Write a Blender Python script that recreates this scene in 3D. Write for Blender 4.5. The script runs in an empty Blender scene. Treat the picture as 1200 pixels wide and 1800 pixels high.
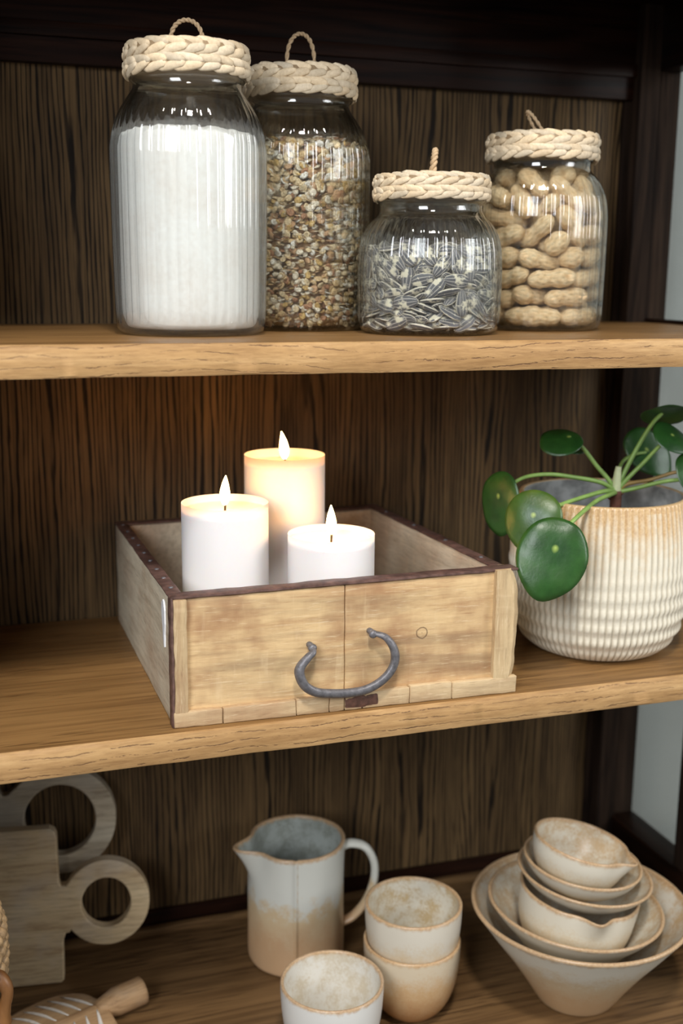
import bpy, bmesh, math, random, base64, struct
from mathutils import Vector, Matrix, Quaternion, Euler, noise
from mathutils.geometry import tessellate_polygon
PI = math.pi
SC = bpy.context.scene
COL = SC.collection
random.seed(11)

# ---------------------------------------------------------------- camera
def cam_axes(yaw, pitch, roll):
    F = Vector((math.sin(yaw)*math.cos(pitch), math.cos(yaw)*math.cos(pitch), -math.sin(pitch)))
    r = F.cross(Vector((0, 0, 1))).normalized(); u = r.cross(F)
    return r*math.cos(roll)+u*math.sin(roll), -r*math.sin(roll)+u*math.cos(roll), F
CR, CU, CF = cam_axes(math.radians(18.36), math.radians(11.85), math.radians(.56))
cd = bpy.data.cameras.new('camera'); cam = bpy.data.objects.new('camera', cd); COL.objects.link(cam)
cam.matrix_world = Matrix(((CR.x, CU.x, -CF.x, 0), (CR.y, CU.y, -CF.y, -.87), (CR.z, CU.z, -CF.z, 0), (0, 0, 0, 1)))
cd.sensor_fit = 'HORIZONTAL'; cd.sensor_width = 36; cd.lens = 60; cd.clip_start = .02; cd.clip_end = 30
cd.dof.use_dof = True; cd.dof.focus_distance = .97; cd.dof.aperture_fstop = 6.0
SC.camera = cam

# ---------------------------------------------------------------- world, lights, exposure
w = bpy.data.worlds.new('room_light'); SC.world = w; w.use_nodes = True
w.node_tree.nodes['Background'].inputs[0].default_value = (.96, .98, 1, 1)
w.node_tree.nodes['Background'].inputs[1].default_value = .25
def area(name, loc, target, sx, sy, power, color):
    l = bpy.data.lights.new(name, 'AREA'); l.shape = 'RECTANGLE'; l.size = sx; l.size_y = sy; l.energy = power; l.color = color
    o = bpy.data.objects.new(name, l); COL.objects.link(o); o.location = loc
    o.rotation_euler = (Vector(target)-Vector(loc)).to_track_quat('-Z', 'Y').to_euler()
    return o
area('ceiling_spotlight', (.05, -1.05, 1.45), (.36, .1, -.3), .20, .20, 27, (1, .95, .88))
area('window_daylight', (-1.45, -2.05, 1.05), (.3, .1, -.3), 1.0, 1.3, 62, (.93, .96, 1))
area('added_wall_fill', (2.0, -1.1, .5), (1.15, .42, -.3), .8, .9, 24, (.97, .98, 1))  # added fill lamp, not a known window; brightens the wall beyond the side glass
SC.view_settings.view_transform = 'Standard'; SC.view_settings.look = 'None'
SC.view_settings.exposure = 0.0; SC.view_settings.gamma = 1; SC.view_settings.use_curve_mapping = False
cy = SC.cycles
cy.max_bounces = 12; cy.diffuse_bounces = 3; cy.glossy_bounces = 4; cy.transmission_bounces = 10; cy.transparent_max_bounces = 24
cy.use_denoising = True; cy.denoiser = 'OPENIMAGEDENOISE'; cy.denoising_input_passes = 'RGB_ALBEDO_NORMAL'
cy.sample_clamp_indirect = 4; cy.blur_glossy = .3

ZU, ZM, ZL = -.0536, -.3702, -.7586      # shelf tops: upper, middle, lower floor
TH = .0245                                # shelf thickness
YB = .348                                 # back panel face
XR = .79                                  # glass side plane
XL = -.10                                 # left side panel

# ---------------------------------------------------------------- helpers
def lin(r, g, b):
    f = lambda c: (c/255/12.92) if c/255 <= .04045 else ((c/255+.055)/1.055)**2.4
    return (f(r), f(g), f(b), 1)
def obj(name, bm, mat, parent=None, smooth=True, loc=None, rot=None):
    me = bpy.data.meshes.new(name)
    bmesh.ops.recalc_face_normals(bm, faces=bm.faces)
    bm.to_mesh(me); bm.free()
    if smooth:
        for p in me.polygons: p.use_smooth = True
        if smooth == 'auto':
            try: me.set_sharp_from_angle(angle=math.radians(35))
            except Exception: pass
    for m in (mat if isinstance(mat, (list, tuple)) else [mat]): me.materials.append(m)
    o = bpy.data.objects.new(name, me); COL.objects.link(o)
    if parent is not None: o.parent = parent
    if loc is not None: o.location = loc
    if rot is not None: o.rotation_euler = rot
    return o
def tag(o, label=None, cat=None, group=None, kind=None):
    if label: o['label'] = label
    if cat: o['category'] = cat
    if group: o['group'] = group
    if kind: o['kind'] = kind
    return o
def thing(name, label, cat, loc=(0, 0, 0), rot=(0, 0, 0), group=None):
    o = bpy.data.objects.new(name, None); COL.objects.link(o); o.empty_display_size = .02
    o.location = loc; o.rotation_euler = rot
    return tag(o, label, cat, group)
def box(bm, x0, x1, y0, y1, z0, z1, bev=.001, seg=2):
    r = bmesh.ops.create_cube(bm, size=1)
    for v in r['verts']:
        v.co = Vector(((x0+x1)/2+v.co.x*(x1-x0), (y0+y1)/2+v.co.y*(y1-y0), (z0+z1)/2+v.co.z*(z1-z0)))
    if bev:
        es = list({e for v in r['verts'] for e in v.link_edges})
        bmesh.ops.bevel(bm, geom=es, offset=bev, segments=seg, affect='EDGES', profile=.6)
def lathe(prof, n, rf=None, bm=None, closed=False, zf=None, cols=None):
    """revolve (r,z) points; rf(r,z,theta,i) may change the radius; closed joins last ring to first"""
    bm = bm or bmesh.new(); rings = []
    for i, (r, z) in enumerate(prof):
        if r <= 1e-6:
            rings.append([bm.verts.new((0, 0, z))]); continue
        ring = []
        for k in range(n):
            t = 2*PI*k/n; rr = rf(r, z, t, i) if rf else r
            zz = zf(r, z, t, i) if zf else z
            ring.append(bm.verts.new((rr*math.cos(t), rr*math.sin(t), zz)))
        rings.append(ring)
    prs = list(zip(rings, rings[1:]))
    if closed: prs.append((rings[-1], rings[0]))
    for a, b in prs:
        if len(a) == 1 and len(b) == 1: continue
        for k in range(n):
            if len(a) == 1: bm.faces.new((a[0], b[(k+1) % n], b[k]))
            elif len(b) == 1: bm.faces.new((a[k], a[(k+1) % n], b[0]))
            else: bm.faces.new((a[k], a[(k+1) % n], b[(k+1) % n], b[k]))
    return bm
def spline(pts, m):
    pts = [Vector(p) for p in pts]; P = [pts[0]*2-pts[1]]+pts+[pts[-1]*2-pts[-2]]; out = []
    for i in range(1, len(P)-2):
        for k in range(m):
            t = k/m; a, b, c, d = P[i-1:i+3]
            out.append(.5*((2*b)+(c-a)*t+(2*a-5*b+4*c-d)*t*t+(3*b-a-3*c+d)*t**3))
    out.append(pts[-1]); return out
def profile(pts, m=4):
    return [(max(0, v.x), v.y) for v in spline([(r, z, 0) for r, z in pts], m)]
def tube(bm, pts, rad, n=10, flat=1.0, up=(0, 0, 1), twist=0):
    """sweep an (elliptic) section along points; rad number or list"""
    pts = [Vector(p) for p in pts]; N = len(pts); rings = []
    ref = Vector(up)
    for i, p in enumerate(pts):
        t = (pts[min(i+1, N-1)]-pts[max(i-1, 0)]).normalized()
        a = ref-t*ref.dot(t)
        if a.length < 1e-4: a = t.orthogonal()
        a.normalize(); ref = a; b = t.cross(a)
        r = rad[i] if isinstance(rad, (list, tuple)) else rad
        rings.append([bm.verts.new(p+a*(r*flat*math.cos(2*PI*k/n+twist*i))+b*(r*math.sin(2*PI*k/n+twist*i))) for k in range(n)])
    for A, B in zip(rings, rings[1:]):
        for k in range(n): bm.faces.new((A[k], A[(k+1) % n], B[(k+1) % n], B[k]))
    bm.faces.new(rings[0][::-1]); bm.faces.new(rings[-1])
    return bm
def colattr(bm): return bm.verts.layers.float_color.get('tint') or bm.verts.layers.float_color.new('tint')

# ---------------------------------------------------------------- materials
class NT:
    def __init__(s, name):
        s.m = bpy.data.materials.new(name); s.m.use_nodes = True; s.t = s.m.node_tree; s.n = s.t.nodes; s.l = s.t.links
        s.b = s.n['Principled BSDF']; s.out = s.n['Material Output']
    def add(s, kind, **kw):
        nd = s.n.new(kind)
        for k, v in kw.items():
            if k.startswith('i_'): nd.inputs[k[2:].replace('_', ' ')].default_value = v
            else: setattr(nd, k, v)
        return nd
    def link(s, a, b): s.l.new(a, b)
    def coord(s, scale=(1, 1, 1), loc=(0, 0, 0), rot=(0, 0, 0), src='Object'):
        tc = s.add('ShaderNodeTexCoord'); mp = s.add('ShaderNodeMapping')
        mp.inputs['Scale'].default_value = scale; mp.inputs['Location'].default_value = loc; mp.inputs['Rotation'].default_value = rot
        s.link(tc.outputs[src], mp.inputs['Vector']); return mp.outputs[0]
    def noise(s, vec, scale, detail=4, rough=.55, dist=0):
        nd = s.add('ShaderNodeTexNoise'); s.link(vec, nd.inputs['Vector'])
        nd.inputs['Scale'].default_value = scale; nd.inputs['Detail'].default_value = detail
        nd.inputs['Roughness'].default_value = rough; nd.inputs['Distortion'].default_value = dist
        return nd.outputs['Fac']
    def ramp(s, fac, stops, interp='LINEAR'):
        nd = s.add('ShaderNodeValToRGB'); cr = nd.color_ramp; cr.interpolation = interp
        while len(cr.elements) < len(stops): cr.elements.new(.5)
        for e, (p, c) in zip(cr.elements, stops):
            e.position = p; e.color = c if isinstance(c, tuple) else (c, c, c, 1)
        s.link(fac, nd.inputs[0]); return nd.outputs[0]
    def mix(s, fac, a, b, mode='MIX'):
        nd = s.add('ShaderNodeMix', data_type='RGBA', blend_type=mode)
        for sock, v in ((nd.inputs[0], fac), (nd.inputs[6], a), (nd.inputs[7], b)):
            if hasattr(v, 'is_linked'): s.link(v, sock)
            else: sock.default_value = v
        return nd.outputs[2]
    def math(s, op, a, b=0.0, c=None):
        nd = s.add('ShaderNodeMath', operation=op)
        for sock, v in zip(nd.inputs, (a, b, c)):
            if v is None: continue
            if hasattr(v, 'is_linked'): s.link(v, sock)
            else: sock.default_value = v
        return nd.outputs[0]
    def bump(s, h, strength=.3, dist=.001):
        nd = s.add('ShaderNodeBump'); nd.inputs['Strength'].default_value = strength; nd.inputs['Distance'].default_value = dist
        s.link(h, nd.inputs['Height']); s.link(nd.outputs[0], s.b.inputs['Normal'])
    def base(s, c):
        if hasattr(c, 'is_linked'): s.link(c, s.b.inputs['Base Color'])
        else: s.b.inputs['Base Color'].default_value = c
    def set(s, **kw):
        for k, v in kw.items(): s.b.inputs[k.replace('_', ' ')].default_value = v
        return s.m
def stretch(axis, k, s=1.0):
    v = [s, s, s]; v['XYZ'.index(axis)] = s*k; return tuple(v)

def wood(name, light, mid, dark, axis='X', freq=60, pores=.5, rough=.5, streak=.5, wob=1.0, offs=(0, 0, 0), contrast=1.0):
    t = NT(name)
    g = t.coord(stretch(axis, .045), offs)                      # strongly stretched along the grain
    g2 = t.coord(stretch(axis, .16), offs)
    warp = t.noise(g2, 7, 3)
    big = t.noise(g, freq*.45, 3, .6, .6*wob)
    fine = t.noise(g, freq*2.6, 4, .65, .2)
    rings = t.math('MULTIPLY', t.math('ADD', t.math('MULTIPLY', big, 1.3), t.math('MULTIPLY', warp, .55*wob)), 7.0)
    saw = t.math('PINGPONG', rings, .5)
    saw = t.math('MULTIPLY', saw, 2.0)
    c = t.ramp(saw, [(0.0, dark), (.22*contrast, mid), (.75, light)])
    c = t.mix(streak, c, t.ramp(fine, [(.34, dark), (.52, mid), (.66, light)]))
    p = t.noise(t.coord(stretch(axis, .05), (3.1+offs[0], 1.7, .4)), freq*9, 2, .5)
    pm = t.ramp(p, [(.56, 0.0), (.64, 1.0)])
    pf = t.math('MULTIPLY', t.math('MULTIPLY', pm, pores), t.ramp(t.noise(g2, 26, 2), [(.42, 0.0), (.6, 1.0)]))
    c = t.mix(pf, c, (dark[0]*.55, dark[1]*.5, dark[2]*.5, 1))
    t.base(c)
    h = t.math('SUBTRACT', t.math('MULTIPLY', fine, .5), pf)
    t.bump(h, .35, .0006)
    t.b.inputs['Specular IOR Level'].default_value = .3
    return t.set(Roughness=rough)

M = {}
M['shelf'] = wood('oak_shelf', lin(146, 110, 66), lin(132, 97, 57), lin(98, 69, 38), 'X', 44, .7, .42, .62, .5)
def lipping():
    # pale front edge of the boards: fine fibre, long broken dark pore lines
    t = NT('oak_lipping'); v = t.coord(); sx = t.add('ShaderNodeSeparateXYZ'); t.link(v, sx.inputs[0])
    g = t.coord((.06, 1, 1)); a = t.noise(g, 60, 5, .65, .4); b = t.noise(t.coord((.12, 1, 1)), 380, 4, .7)
    c = t.ramp(a, [(.28, lin(164, 126, 82)), (.52, lin(188, 150, 102)), (.75, lin(206, 170, 122))])
    c = t.mix(.4, c, t.mix(1.0, c, t.ramp(b, [(.34, lin(170, 150, 130)), (.6, lin(255, 252, 246))]), 'MULTIPLY'))
    wv = t.noise(t.coord((.5, 1, 1)), 9, 3); w2 = t.noise(t.coord((1, 1, 1)), 160, 2)
    ph_ = t.math('ADD', t.math('MULTIPLY', sx.outputs[2], 130.0), t.math('ADD', t.math('MULTIPLY', wv, 4.5), t.math('MULTIPLY', w2, .35)))
    ln = t.ramp(t.math('MULTIPLY', t.math('PINGPONG', ph_, .5), 2.0), [(.05, 1.0), (.17, 0.0)])
    dash = t.ramp(t.noise(t.coord((.35, 1, 1)), 150, 4, .7), [(.46, 0.0), (.54, 1.0)])
    area_ = t.ramp(t.noise(t.coord((.5, 1, 1)), 14, 2), [(.38, .25), (.58, 1.0)])
    c = t.mix(t.math('MULTIPLY', t.math('MULTIPLY', ln, dash), t.math('MULTIPLY', area_, .85)), c, lin(92, 64, 46))
    t.base(c); t.bump(t.math('SUBTRACT', b, t.math('MULTIPLY', ln, dash)), .35, .0007); t.b.inputs['Specular IOR Level'].default_value = .3
    return t.set(Roughness=.55)
M['lip'] = lipping()
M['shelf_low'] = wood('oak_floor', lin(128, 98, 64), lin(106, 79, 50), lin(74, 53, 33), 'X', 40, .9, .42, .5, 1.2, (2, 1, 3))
def oak_panel():
    # stained oak veneer: many thin dark growth lines running up a mid brown ground
    t = NT('dark_oak_panel'); v = t.coord(); sx = t.add('ShaderNodeSeparateXYZ'); t.link(v, sx.inputs[0])
    g = t.coord((1, 1, .10)); w1 = t.noise(t.coord((1, 1, .28)), 9, 2, .5); w2 = t.noise(g, 60, 3, .6); w3 = t.noise(t.coord((1, 1, .05)), 16, 2)
    ph_ = t.math('ADD', t.math('MULTIPLY', sx.outputs[0], 165.0), t.math('ADD', t.math('MULTIPLY', w1, 5.0), t.math('ADD', t.math('MULTIPLY', w2, 1.2), t.math('MULTIPLY', w3, 11.0))))
    saw = t.math('MULTIPLY', t.math('PINGPONG', ph_, .5), 2.0)
    saw = t.math('ADD', saw, t.math('MULTIPLY', t.math('SUBTRACT', t.noise(t.coord((1, 1, .07)), 240, 3), .5), 1.1))
    ln = t.ramp(saw, [(.16, 1.0), (.46, 0.0)])
    fade = t.ramp(t.noise(t.coord((1, 1, .3)), 22, 3), [(.30, .55), (.55, 1.0)])
    base_ = t.ramp(t.noise(g, 30, 4, .6), [(.3, lin(88, 68, 44)), (.55, lin(114, 90, 59)), (.75, lin(128, 102, 68))])
    fine = t.noise(t.coord((1, 1, .03)), 420, 3)
    base_ = t.mix(.45, base_, t.mix(1.0, base_, t.ramp(fine, [(.38, lin(120, 110, 100)), (.58, lin(255, 255, 255))]), 'MULTIPLY'))
    t.base(t.mix(t.math('MULTIPLY', ln, t.math('MULTIPLY', fade, .93)), base_, lin(14, 8, 5)))
    t.bump(saw, .2, .0005); t.b.inputs['Specular IOR Level'].default_value = .25
    return t.set(Roughness=.7)
M['frame'] = wood('dark_oak_frame', lin(56, 42, 32), lin(38, 27, 20), lin(18, 12, 9), 'Z', 40, .5, .8, .5, .5, (5, 2, 1))
M['frame_x'] = wood('dark_oak_rail', lin(48, 26, 16), lin(30, 15, 9), lin(12, 6, 4), 'X', 40, .5, .4, .5, .5, (4, 2, 1))
M['frame_y'] = wood('dark_oak_side_rail', lin(44, 26, 16), lin(28, 16, 10), lin(12, 7, 5), 'Y', 40, .5, .4, .5, .5, (4, 7, 1))
M['panel'] = oak_panel()
for k_ in ('frame', 'frame_x', 'frame_y'): M[k_].node_tree.nodes['Principled BSDF'].inputs['Specular IOR Level'].default_value = .12

def glass_mat(name, refr=.22, edge=lin(206, 216, 218), clear=(.97, .985, .98, 1), rough=0.0):
    t = NT(name); t.n.remove(t.b)
    lw = t.add('ShaderNodeLayerWeight'); lw.inputs['Blend'].default_value = .35
    tr = t.add('ShaderNodeBsdfTransparent')
    c = t.ramp(lw.outputs['Facing'], [(.35, clear), (.97, edge)])
    t.link(c, tr.inputs[0])
    rf = t.add('ShaderNodeBsdfGlass'); rf.inputs['IOR'].default_value = 1.45; rf.inputs['Roughness'].default_value = rough
    rf.inputs['Color'].default_value = clear
    gl = t.add('ShaderNodeBsdfGlossy'); gl.inputs['Roughness'].default_value = .03
    l2 = t.add('ShaderNodeLayerWeight'); l2.inputs['Blend'].default_value = .5
    fres = t.math('ADD', t.math('MULTIPLY', t.math('POWER', l2.outputs['Facing'], 3.2), .92), .05)
    m1 = t.add('ShaderNodeMixShader'); m1.inputs[0].default_value = refr
    t.link(tr.outputs[0], m1.inputs[1]); t.link(rf.outputs[0], m1.inputs[2])
    m2 = t.add('ShaderNodeMixShader'); t.link(fres, m2.inputs[0])
    t.link(m1.outputs[0], m2.inputs[1]); t.link(gl.outputs[0], m2.inputs[2])
    t.link(m2.outputs[0], t.out.inputs[0]); return t.m
M['glass'] = glass_mat('jar_glass')
M['pane'] = glass_mat('pane_glass', 0.0, lin(170, 180, 178), (.95, .965, .96, 1))

def plain(name, c, rough=.5, metal=0.0, nscale=0, namp=0.0, bump=0.0, **kw):
    t = NT(name)
    if nscale:
        f = t.noise(t.coord(), nscale, 4)
        d = tuple(x*(1-namp) for x in c[:3])+(1,); b = tuple(min(1, x*(1+namp)) for x in c[:3])+(1,)
        t.base(t.ramp(f, [(.3, d), (.7, b)]))
        if bump: t.bump(f, bump, .001)
    else: t.base(c)
    t.set(Roughness=rough, Metallic=metal); return t
M['wall'] = plain('grey_wall_paint', lin(178, 181, 176), .8, 0, 8, .04).m
M['wallfloor'] = plain('grey_room_floor', lin(120, 112, 100), .6, 0, 8, .08).m

# straw, tinted strand by strand
t = NT('woven_straw'); a = t.add('ShaderNodeAttribute', attribute_name='tint')
f = t.noise(t.coord(), 380, 3); t.base(t.mix(.5, a.outputs['Color'], t.mix(1.0, a.outputs['Color'], t.ramp(f, [(.3, lin(205, 190, 165)), (.7, lin(255, 250, 240))]), 'MULTIPLY')))
t.bump(f, .35, .0006); M['straw'] = t.set(Roughness=.62)
M['rope'] = plain('jute_rope', lin(196, 168, 132), .85, 0, 900, .25, .5).m

# ---------------------------------------------------------------- the setting
def slab(name, x0, x1, y0, y1, z0, z1, m):
    bm = bmesh.new(); box(bm, x0, x1, y0, y1, z0, z1, 0)
    return tag(obj(name, bm, m, None, False), kind='structure')
slab('wall_back', -2.2, 2.2, .42, .52, -1.5, 1.3, M['wall'])
slab('wall_right', 2.2, 2.3, -1.5, .52, -1.5, 1.3, M['wall'])
slab('floor', -2.2, 2.2, -1.5, .52, -1.6, -1.5, M['wallfloor'])

# ---------------------------------------------------------------- the cabinet
cab = thing('display_cabinet', 'dark oak display cabinet with lighter oak shelves and glass side', 'cabinet', (.34, .17, -1.5))
CL = Vector((.34, .17, -1.5))
def cpart(name, boxes, m, bev=.0012, label=None, parent=cab):
    bm = bmesh.new()
    for b in boxes:
        box(bm, b[0]-CL.x, b[1]-CL.x, b[2]-CL.y, b[3]-CL.y, b[4]-CL.z, b[5]-CL.z, bev)
    o = obj(name, bm, m, parent, 'auto')
    if label: o['label'] = label
    return o
ZC = .30
cpart('back_panel', [(XL, .755, YB, YB+.014, -1.38, ZC)], M['panel'])
for zt, m, lab in ((ZU, M['shelf'], 'upper oak shelf under the glass jars'), (ZM, M['shelf'], 'middle oak shelf under the wooden box')):
    bm = bmesh.new(); x0, x1 = XL+.001, .774
    n = 120
    # shelf board with softly worn front edge
    prof = [(.0, -TH+.0012), (.0008, -.0004-TH), (.003, -TH), (.0042, -TH), (.0042, -.0004), (.0035, -.0002), (.0014, -.0012), (.0, -.0042)]
    rings = []
    for i in range(n+1):
        x = x0+(x1-x0)*i/n
        rings.append([bm.verts.new((x-CL.x, y+(.0007*noise.noise((x*22, k*3.1, zt)) if k in (0, 6, 7) else 0)-CL.y, zt+z+(.0006*noise.noise((x*30, k*7.7, zt+4)) if k in (1, 6, 7) else 0)-CL.z)) for k, (y, z) in enumerate(prof)])
    for A, B in zip(rings, rings[1:]):
        for k in range(8): bm.faces.new((A[k], A[(k+1) % 8], B[(k+1) % 8], B[k]))
    bm.faces.new(rings[0]); bm.faces.new(rings[-1])
    o = cpart('shelf', [(x0, x1, .0042, .342, zt-TH, zt)], m, .0003, lab)
    o = obj('front_lipping', bm, M['lip'], o, 'auto')
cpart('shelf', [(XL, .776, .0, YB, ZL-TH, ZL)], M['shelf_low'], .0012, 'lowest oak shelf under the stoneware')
cpart('back_rail', [(XL, .749, YB-.008, YB, ZU-TH-.0085, ZU-TH)], M['frame_x'])
cpart('back_rail', [(XL, .749, YB-.008, YB, ZM-TH-.0085, ZM-TH)], M['frame_x'])
cpart('back_rail', [(XL, .749, YB-.013, YB, .198, ZC), (XL, .749, YB-.018, YB-.013, .222, .236)], M['frame_x'])
cpart('back_rail', [(XL, .749, YB-.006, YB, ZL, -.732)], M['frame_x'])
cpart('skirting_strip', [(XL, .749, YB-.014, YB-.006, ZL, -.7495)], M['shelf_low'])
cpart('corner_post', [(.749, .7745, .322, YB+.002, -1.38, ZC), (.742, .749, YB-.006, YB, -1.38, ZC)], M['frame'])
for y0, y1 in ((.3285, YB+.014), (-.022, .012), (.164, .1915)): cpart('side_stile', [(.776, .806, y0, y1, -1.38, ZC)], M['frame'])
for x0, z0, z1 in ((.772, ZL-.06, -.6905), (.776, .2305, ZC)): cpart('side_rail', [(x0, .806, .012, .3285, z0, z1)], M['frame_y'])
for z in (ZU, ZM): cpart('shelf_support', [(.776, .784, .012, .3285, z-TH, z+.0045)], M['frame_y'])
cpart('glass_pane', [(XR, XR+.004, .010, .330, -.707, .232)], M['pane'], 0, 'clear glass pane in the right side')
cpart('side_panel', [(XL-.02, XL, -.022, YB+.014, -1.38, ZC)], M['frame'])
cpart('top_board', [(XL-.02, .806, -.005, YB+.014, ZC, ZC+.022), (XL-.035, .82, -.02, YB+.014, ZC+.024, ZC+.06)], M['frame_x'])
cpart('base_plinth', [(XL-.02, .806, -.022, YB+.014, -1.5, -1.38), (XL, .776, -.02, YB, -1.38, -1.36), (XL, .776, -.012, .004, -1.36, ZL-TH)], M['frame_x'])

# ---------------------------------------------------------------- glass jars with woven lids
OUTER = {
 'tall': [(.052, 0), (.060, .0012), (.0638, .0045), (.0648, .010), (.0652, .020), (.0660, .06), (.0665, .11), (.0665, .150), (.0658, .160), (.0636, .171), (.0588, .184), (.0515, .196), (.0475, .2015), (.0462, .205), (.0462, .2085), (.0488, .2105), (.0492, .213), (.0480, .2145), (.0480, .224)],
 'short': [(.052, 0), (.059, .0012), (.0632, .0045), (.0645, .010), (.0652, .02), (.0658, .045), (.0656, .062), (.0643, .0775), (.0612, .089), (.0550, .099), (.0495, .1045), (.0470, .109), (.0470, .115), (.0490, .117), (.0492, .1195), (.0480, .121), (.0480, .131)],
 'mid': [(.052, 0), (.060, .0012), (.0635, .0045), (.0648, .010), (.0652, .02), (.0658, .06), (.0660, .100), (.0655, .114), (.0635, .127), (.0590, .139), (.0535, .1475), (.0490, .152), (.0475, .156), (.0475, .1605), (.0500, .1625), (.0502, .165), (.0490, .1665), (.0490, .177)]}
LIDZ = {'tall': (.2125, .238, .0545), 'short': (.1185, .140, .0545), 'mid': (.163, .187, .0565)}
SHO = {'tall': .19, 'short': .098, 'mid': .143}
NF = 44
def jar_glass(kind):
    pts = profile(OUTER[kind], 3); sh = SHO[kind]; hb = pts[-1][1]
    inner = []
    for r, z in pts[::-1]:
        if z > .012: inner.append((r-.0030-(.0006 if z < sh else 0), z))
    inner += [(.0595, .0075), (.056, .0052), (.04, .0046), (.0, .0046)]
    prof = [(0, .0006), (.045, .0008)]+pts+inner
    no = len(pts)+2
    def rf(r, z, t, i):
        if i < 2 or i >= no: return r
        m = max(0, min(1, (z-.009)/.006))*max(0, min(1, (sh+.006-z)/.022))
        return r+m*.0016*(abs(math.cos(NF*t/2))**.8-.75)
    return lathe(prof, NF*8, rf)
def bead_ring(bm, lay, R, z, n, L, rad, slant, rng, axis='side', shade=1.0):
    for i in range(n):
        t = 2*PI*(i+rng.uniform(-.1, .1))/n
        e = Vector((math.cos(t), math.sin(t), 0)); tg = Vector((-math.sin(t), math.cos(t), 0)); up = Vector((0, 0, 1))
        nrm, oth = (e, up) if axis == 'side' else (up, e)
        s = slant+rng.uniform(-.1, .1); d = tg*math.cos(s)+oth*math.sin(s); b = nrm.cross(d)
        c = e*R+up*(z+rng.uniform(-.0002, .0002)); k = rng.uniform(.78, 1.05)*shade; wv = rng.uniform(-.03, .03)
        col = (min(1, .80*k+wv), .67*k, (.49-wv)*k, 1)
        LL = L*rng.uniform(.92, 1.12); W = rad*rng.uniform(.9, 1.1); rings = []
        for j in range(7):
            u = -1+2*j/6; rr = math.sqrt(max(0, 1-abs(u)**2.3))
            if j in (0, 6): rings.append([bm.verts.new(c+d*(LL*u)-nrm*rad*.35)]); continue
            ring = []
            for a in range(8):
                th = 2*PI*a/8; cc = math.cos(th); ss = math.sin(th)
                ring.append(bm.verts.new(c+d*(LL*u)+b*(W*rr*cc)+nrm*(rad*.42*rr*ss-rad*.18*u*u+rad*.30*u)))
            rings.append(ring)
        for A, B in zip(rings, rings[1:]):
            for a in range(8):
                if len(A) == 1: f = bm.faces.new((A[0], B[(a+1) % 8], B[a]))
                elif len(B) == 1: f = bm.faces.new((A[a], A[(a+1) % 8], B[0]))
                else: f = bm.faces.new((A[a], A[(a+1) % 8], B[(a+1) % 8], B[a]))
        for ring in rings:
            for v in ring: v[lay] = col
def make_lid(kind, seed, parent):
    z0, z1, R = LIDZ[kind]; rng = random.Random(seed); bm = bmesh.new(); lay = colattr(bm)
    dark = (.30, .21, .12, 1)
    lathe([(0, z0+.004), (R-.006, z0+.003), (R-.0035, z0+.001), (R-.0022, z0+.003), (R-.0022, z1-.003), (R-.005, z1-.001), (0, z1-.0005)], 48, bm=bm)
    for v in bm.verts: v[lay] = dark
    rows = 4; h = (z1-z0)/rows
    for k in range(rows):
        n = 22
        bead_ring(bm, lay, R-.0026-(.0010 if k == rows-1 else 0), z0+h*(k+.5), n, 2*PI*R/n*.84, h*.60, .22 if (k % 2 == 0) else -.15, rng)
    rr = R-.0075
    while rr > .004:
        n = max(5, int(2*PI*rr/.0125)); bead_ring(bm, lay, rr, z1-.0012, n, 2*PI*rr/n*.62, .0040, .35, rng, 'top'); rr -= .0062
    # small loose twigs around the lower edge
    return obj('lid', bm, M['straw'], parent), z1
def rope_loop(parent, z, yaw, w=.0145, h=.030, lean=0.0, r=.0012):
    bm = bmesh.new(); ctr = []
    for i in range(61):
        a = PI*i/60; x = w*math.cos(a)*(1+.12*math.sin(a)); zz = h*math.sin(a)**.8
        ctr.append(Vector((x, -zz*math.sin(lean), zz*math.cos(lean)-.001)))
    for ph in (0, PI):
        pts = []
        for i, p in enumerate(ctr):
            t = (ctr[min(i+1, 60)]-ctr[max(i-1, 0)]).normalized(); a = t.orthogonal() if abs(t.y) > .9 else (Vector((0, 1, 0))-t*t.y).normalized(); b = t.cross(a)
            th = i*.62+ph; pts.append(p+(a*math.cos(th)+b*math.sin(th))*r*.75)
        tube(bm, pts, r, 7)
    o = obj('rope_loop', bm, M['rope'], parent, True, (0, 0, z), (0, 0, yaw)); return o
def jar(kind, label, loc, rz, seed, loop):
    root = thing('storage_jar', label, 'jar', loc, (0, 0, rz), 'ribbed glass jars on the upper shelf')
    obj('glass_body', jar_glass(kind), M['glass'], root)
    lid, z1 = make_lid(kind, seed, root)
    rope_loop(lid, z1, **loop)
    return root
J1 = Vector((.1932, .1373, ZU)); J2 = Vector((.3143, .2114, ZU)); J3 = Vector((.411, .1185, ZU)); J4 = Vector((.5524, .1782, ZU))
jar('tall', 'tall ribbed glass jar of white flour with woven straw lid, leftmost on the shelf', J1, 0, 1, dict(yaw=-.35, w=.0135, h=.023))
jar('tall', 'tall ribbed glass jar of oat flakes standing behind the flour jar', J2, .7, 2, dict(yaw=-1.0, w=.0128, h=.034))
jar('short', 'short squat glass jar of striped seeds with straw lid and twisted loop', J3, .3, 3, dict(yaw=.95, w=.008, h=.0235, r=.0017, lean=.1))
jar('mid', 'medium ribbed glass jar of peanuts with woven lid, rightmost on the shelf', J4, .2, 4, dict(yaw=1.25, w=.008, h=.029, lean=-.62, r=.0010))

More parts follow.
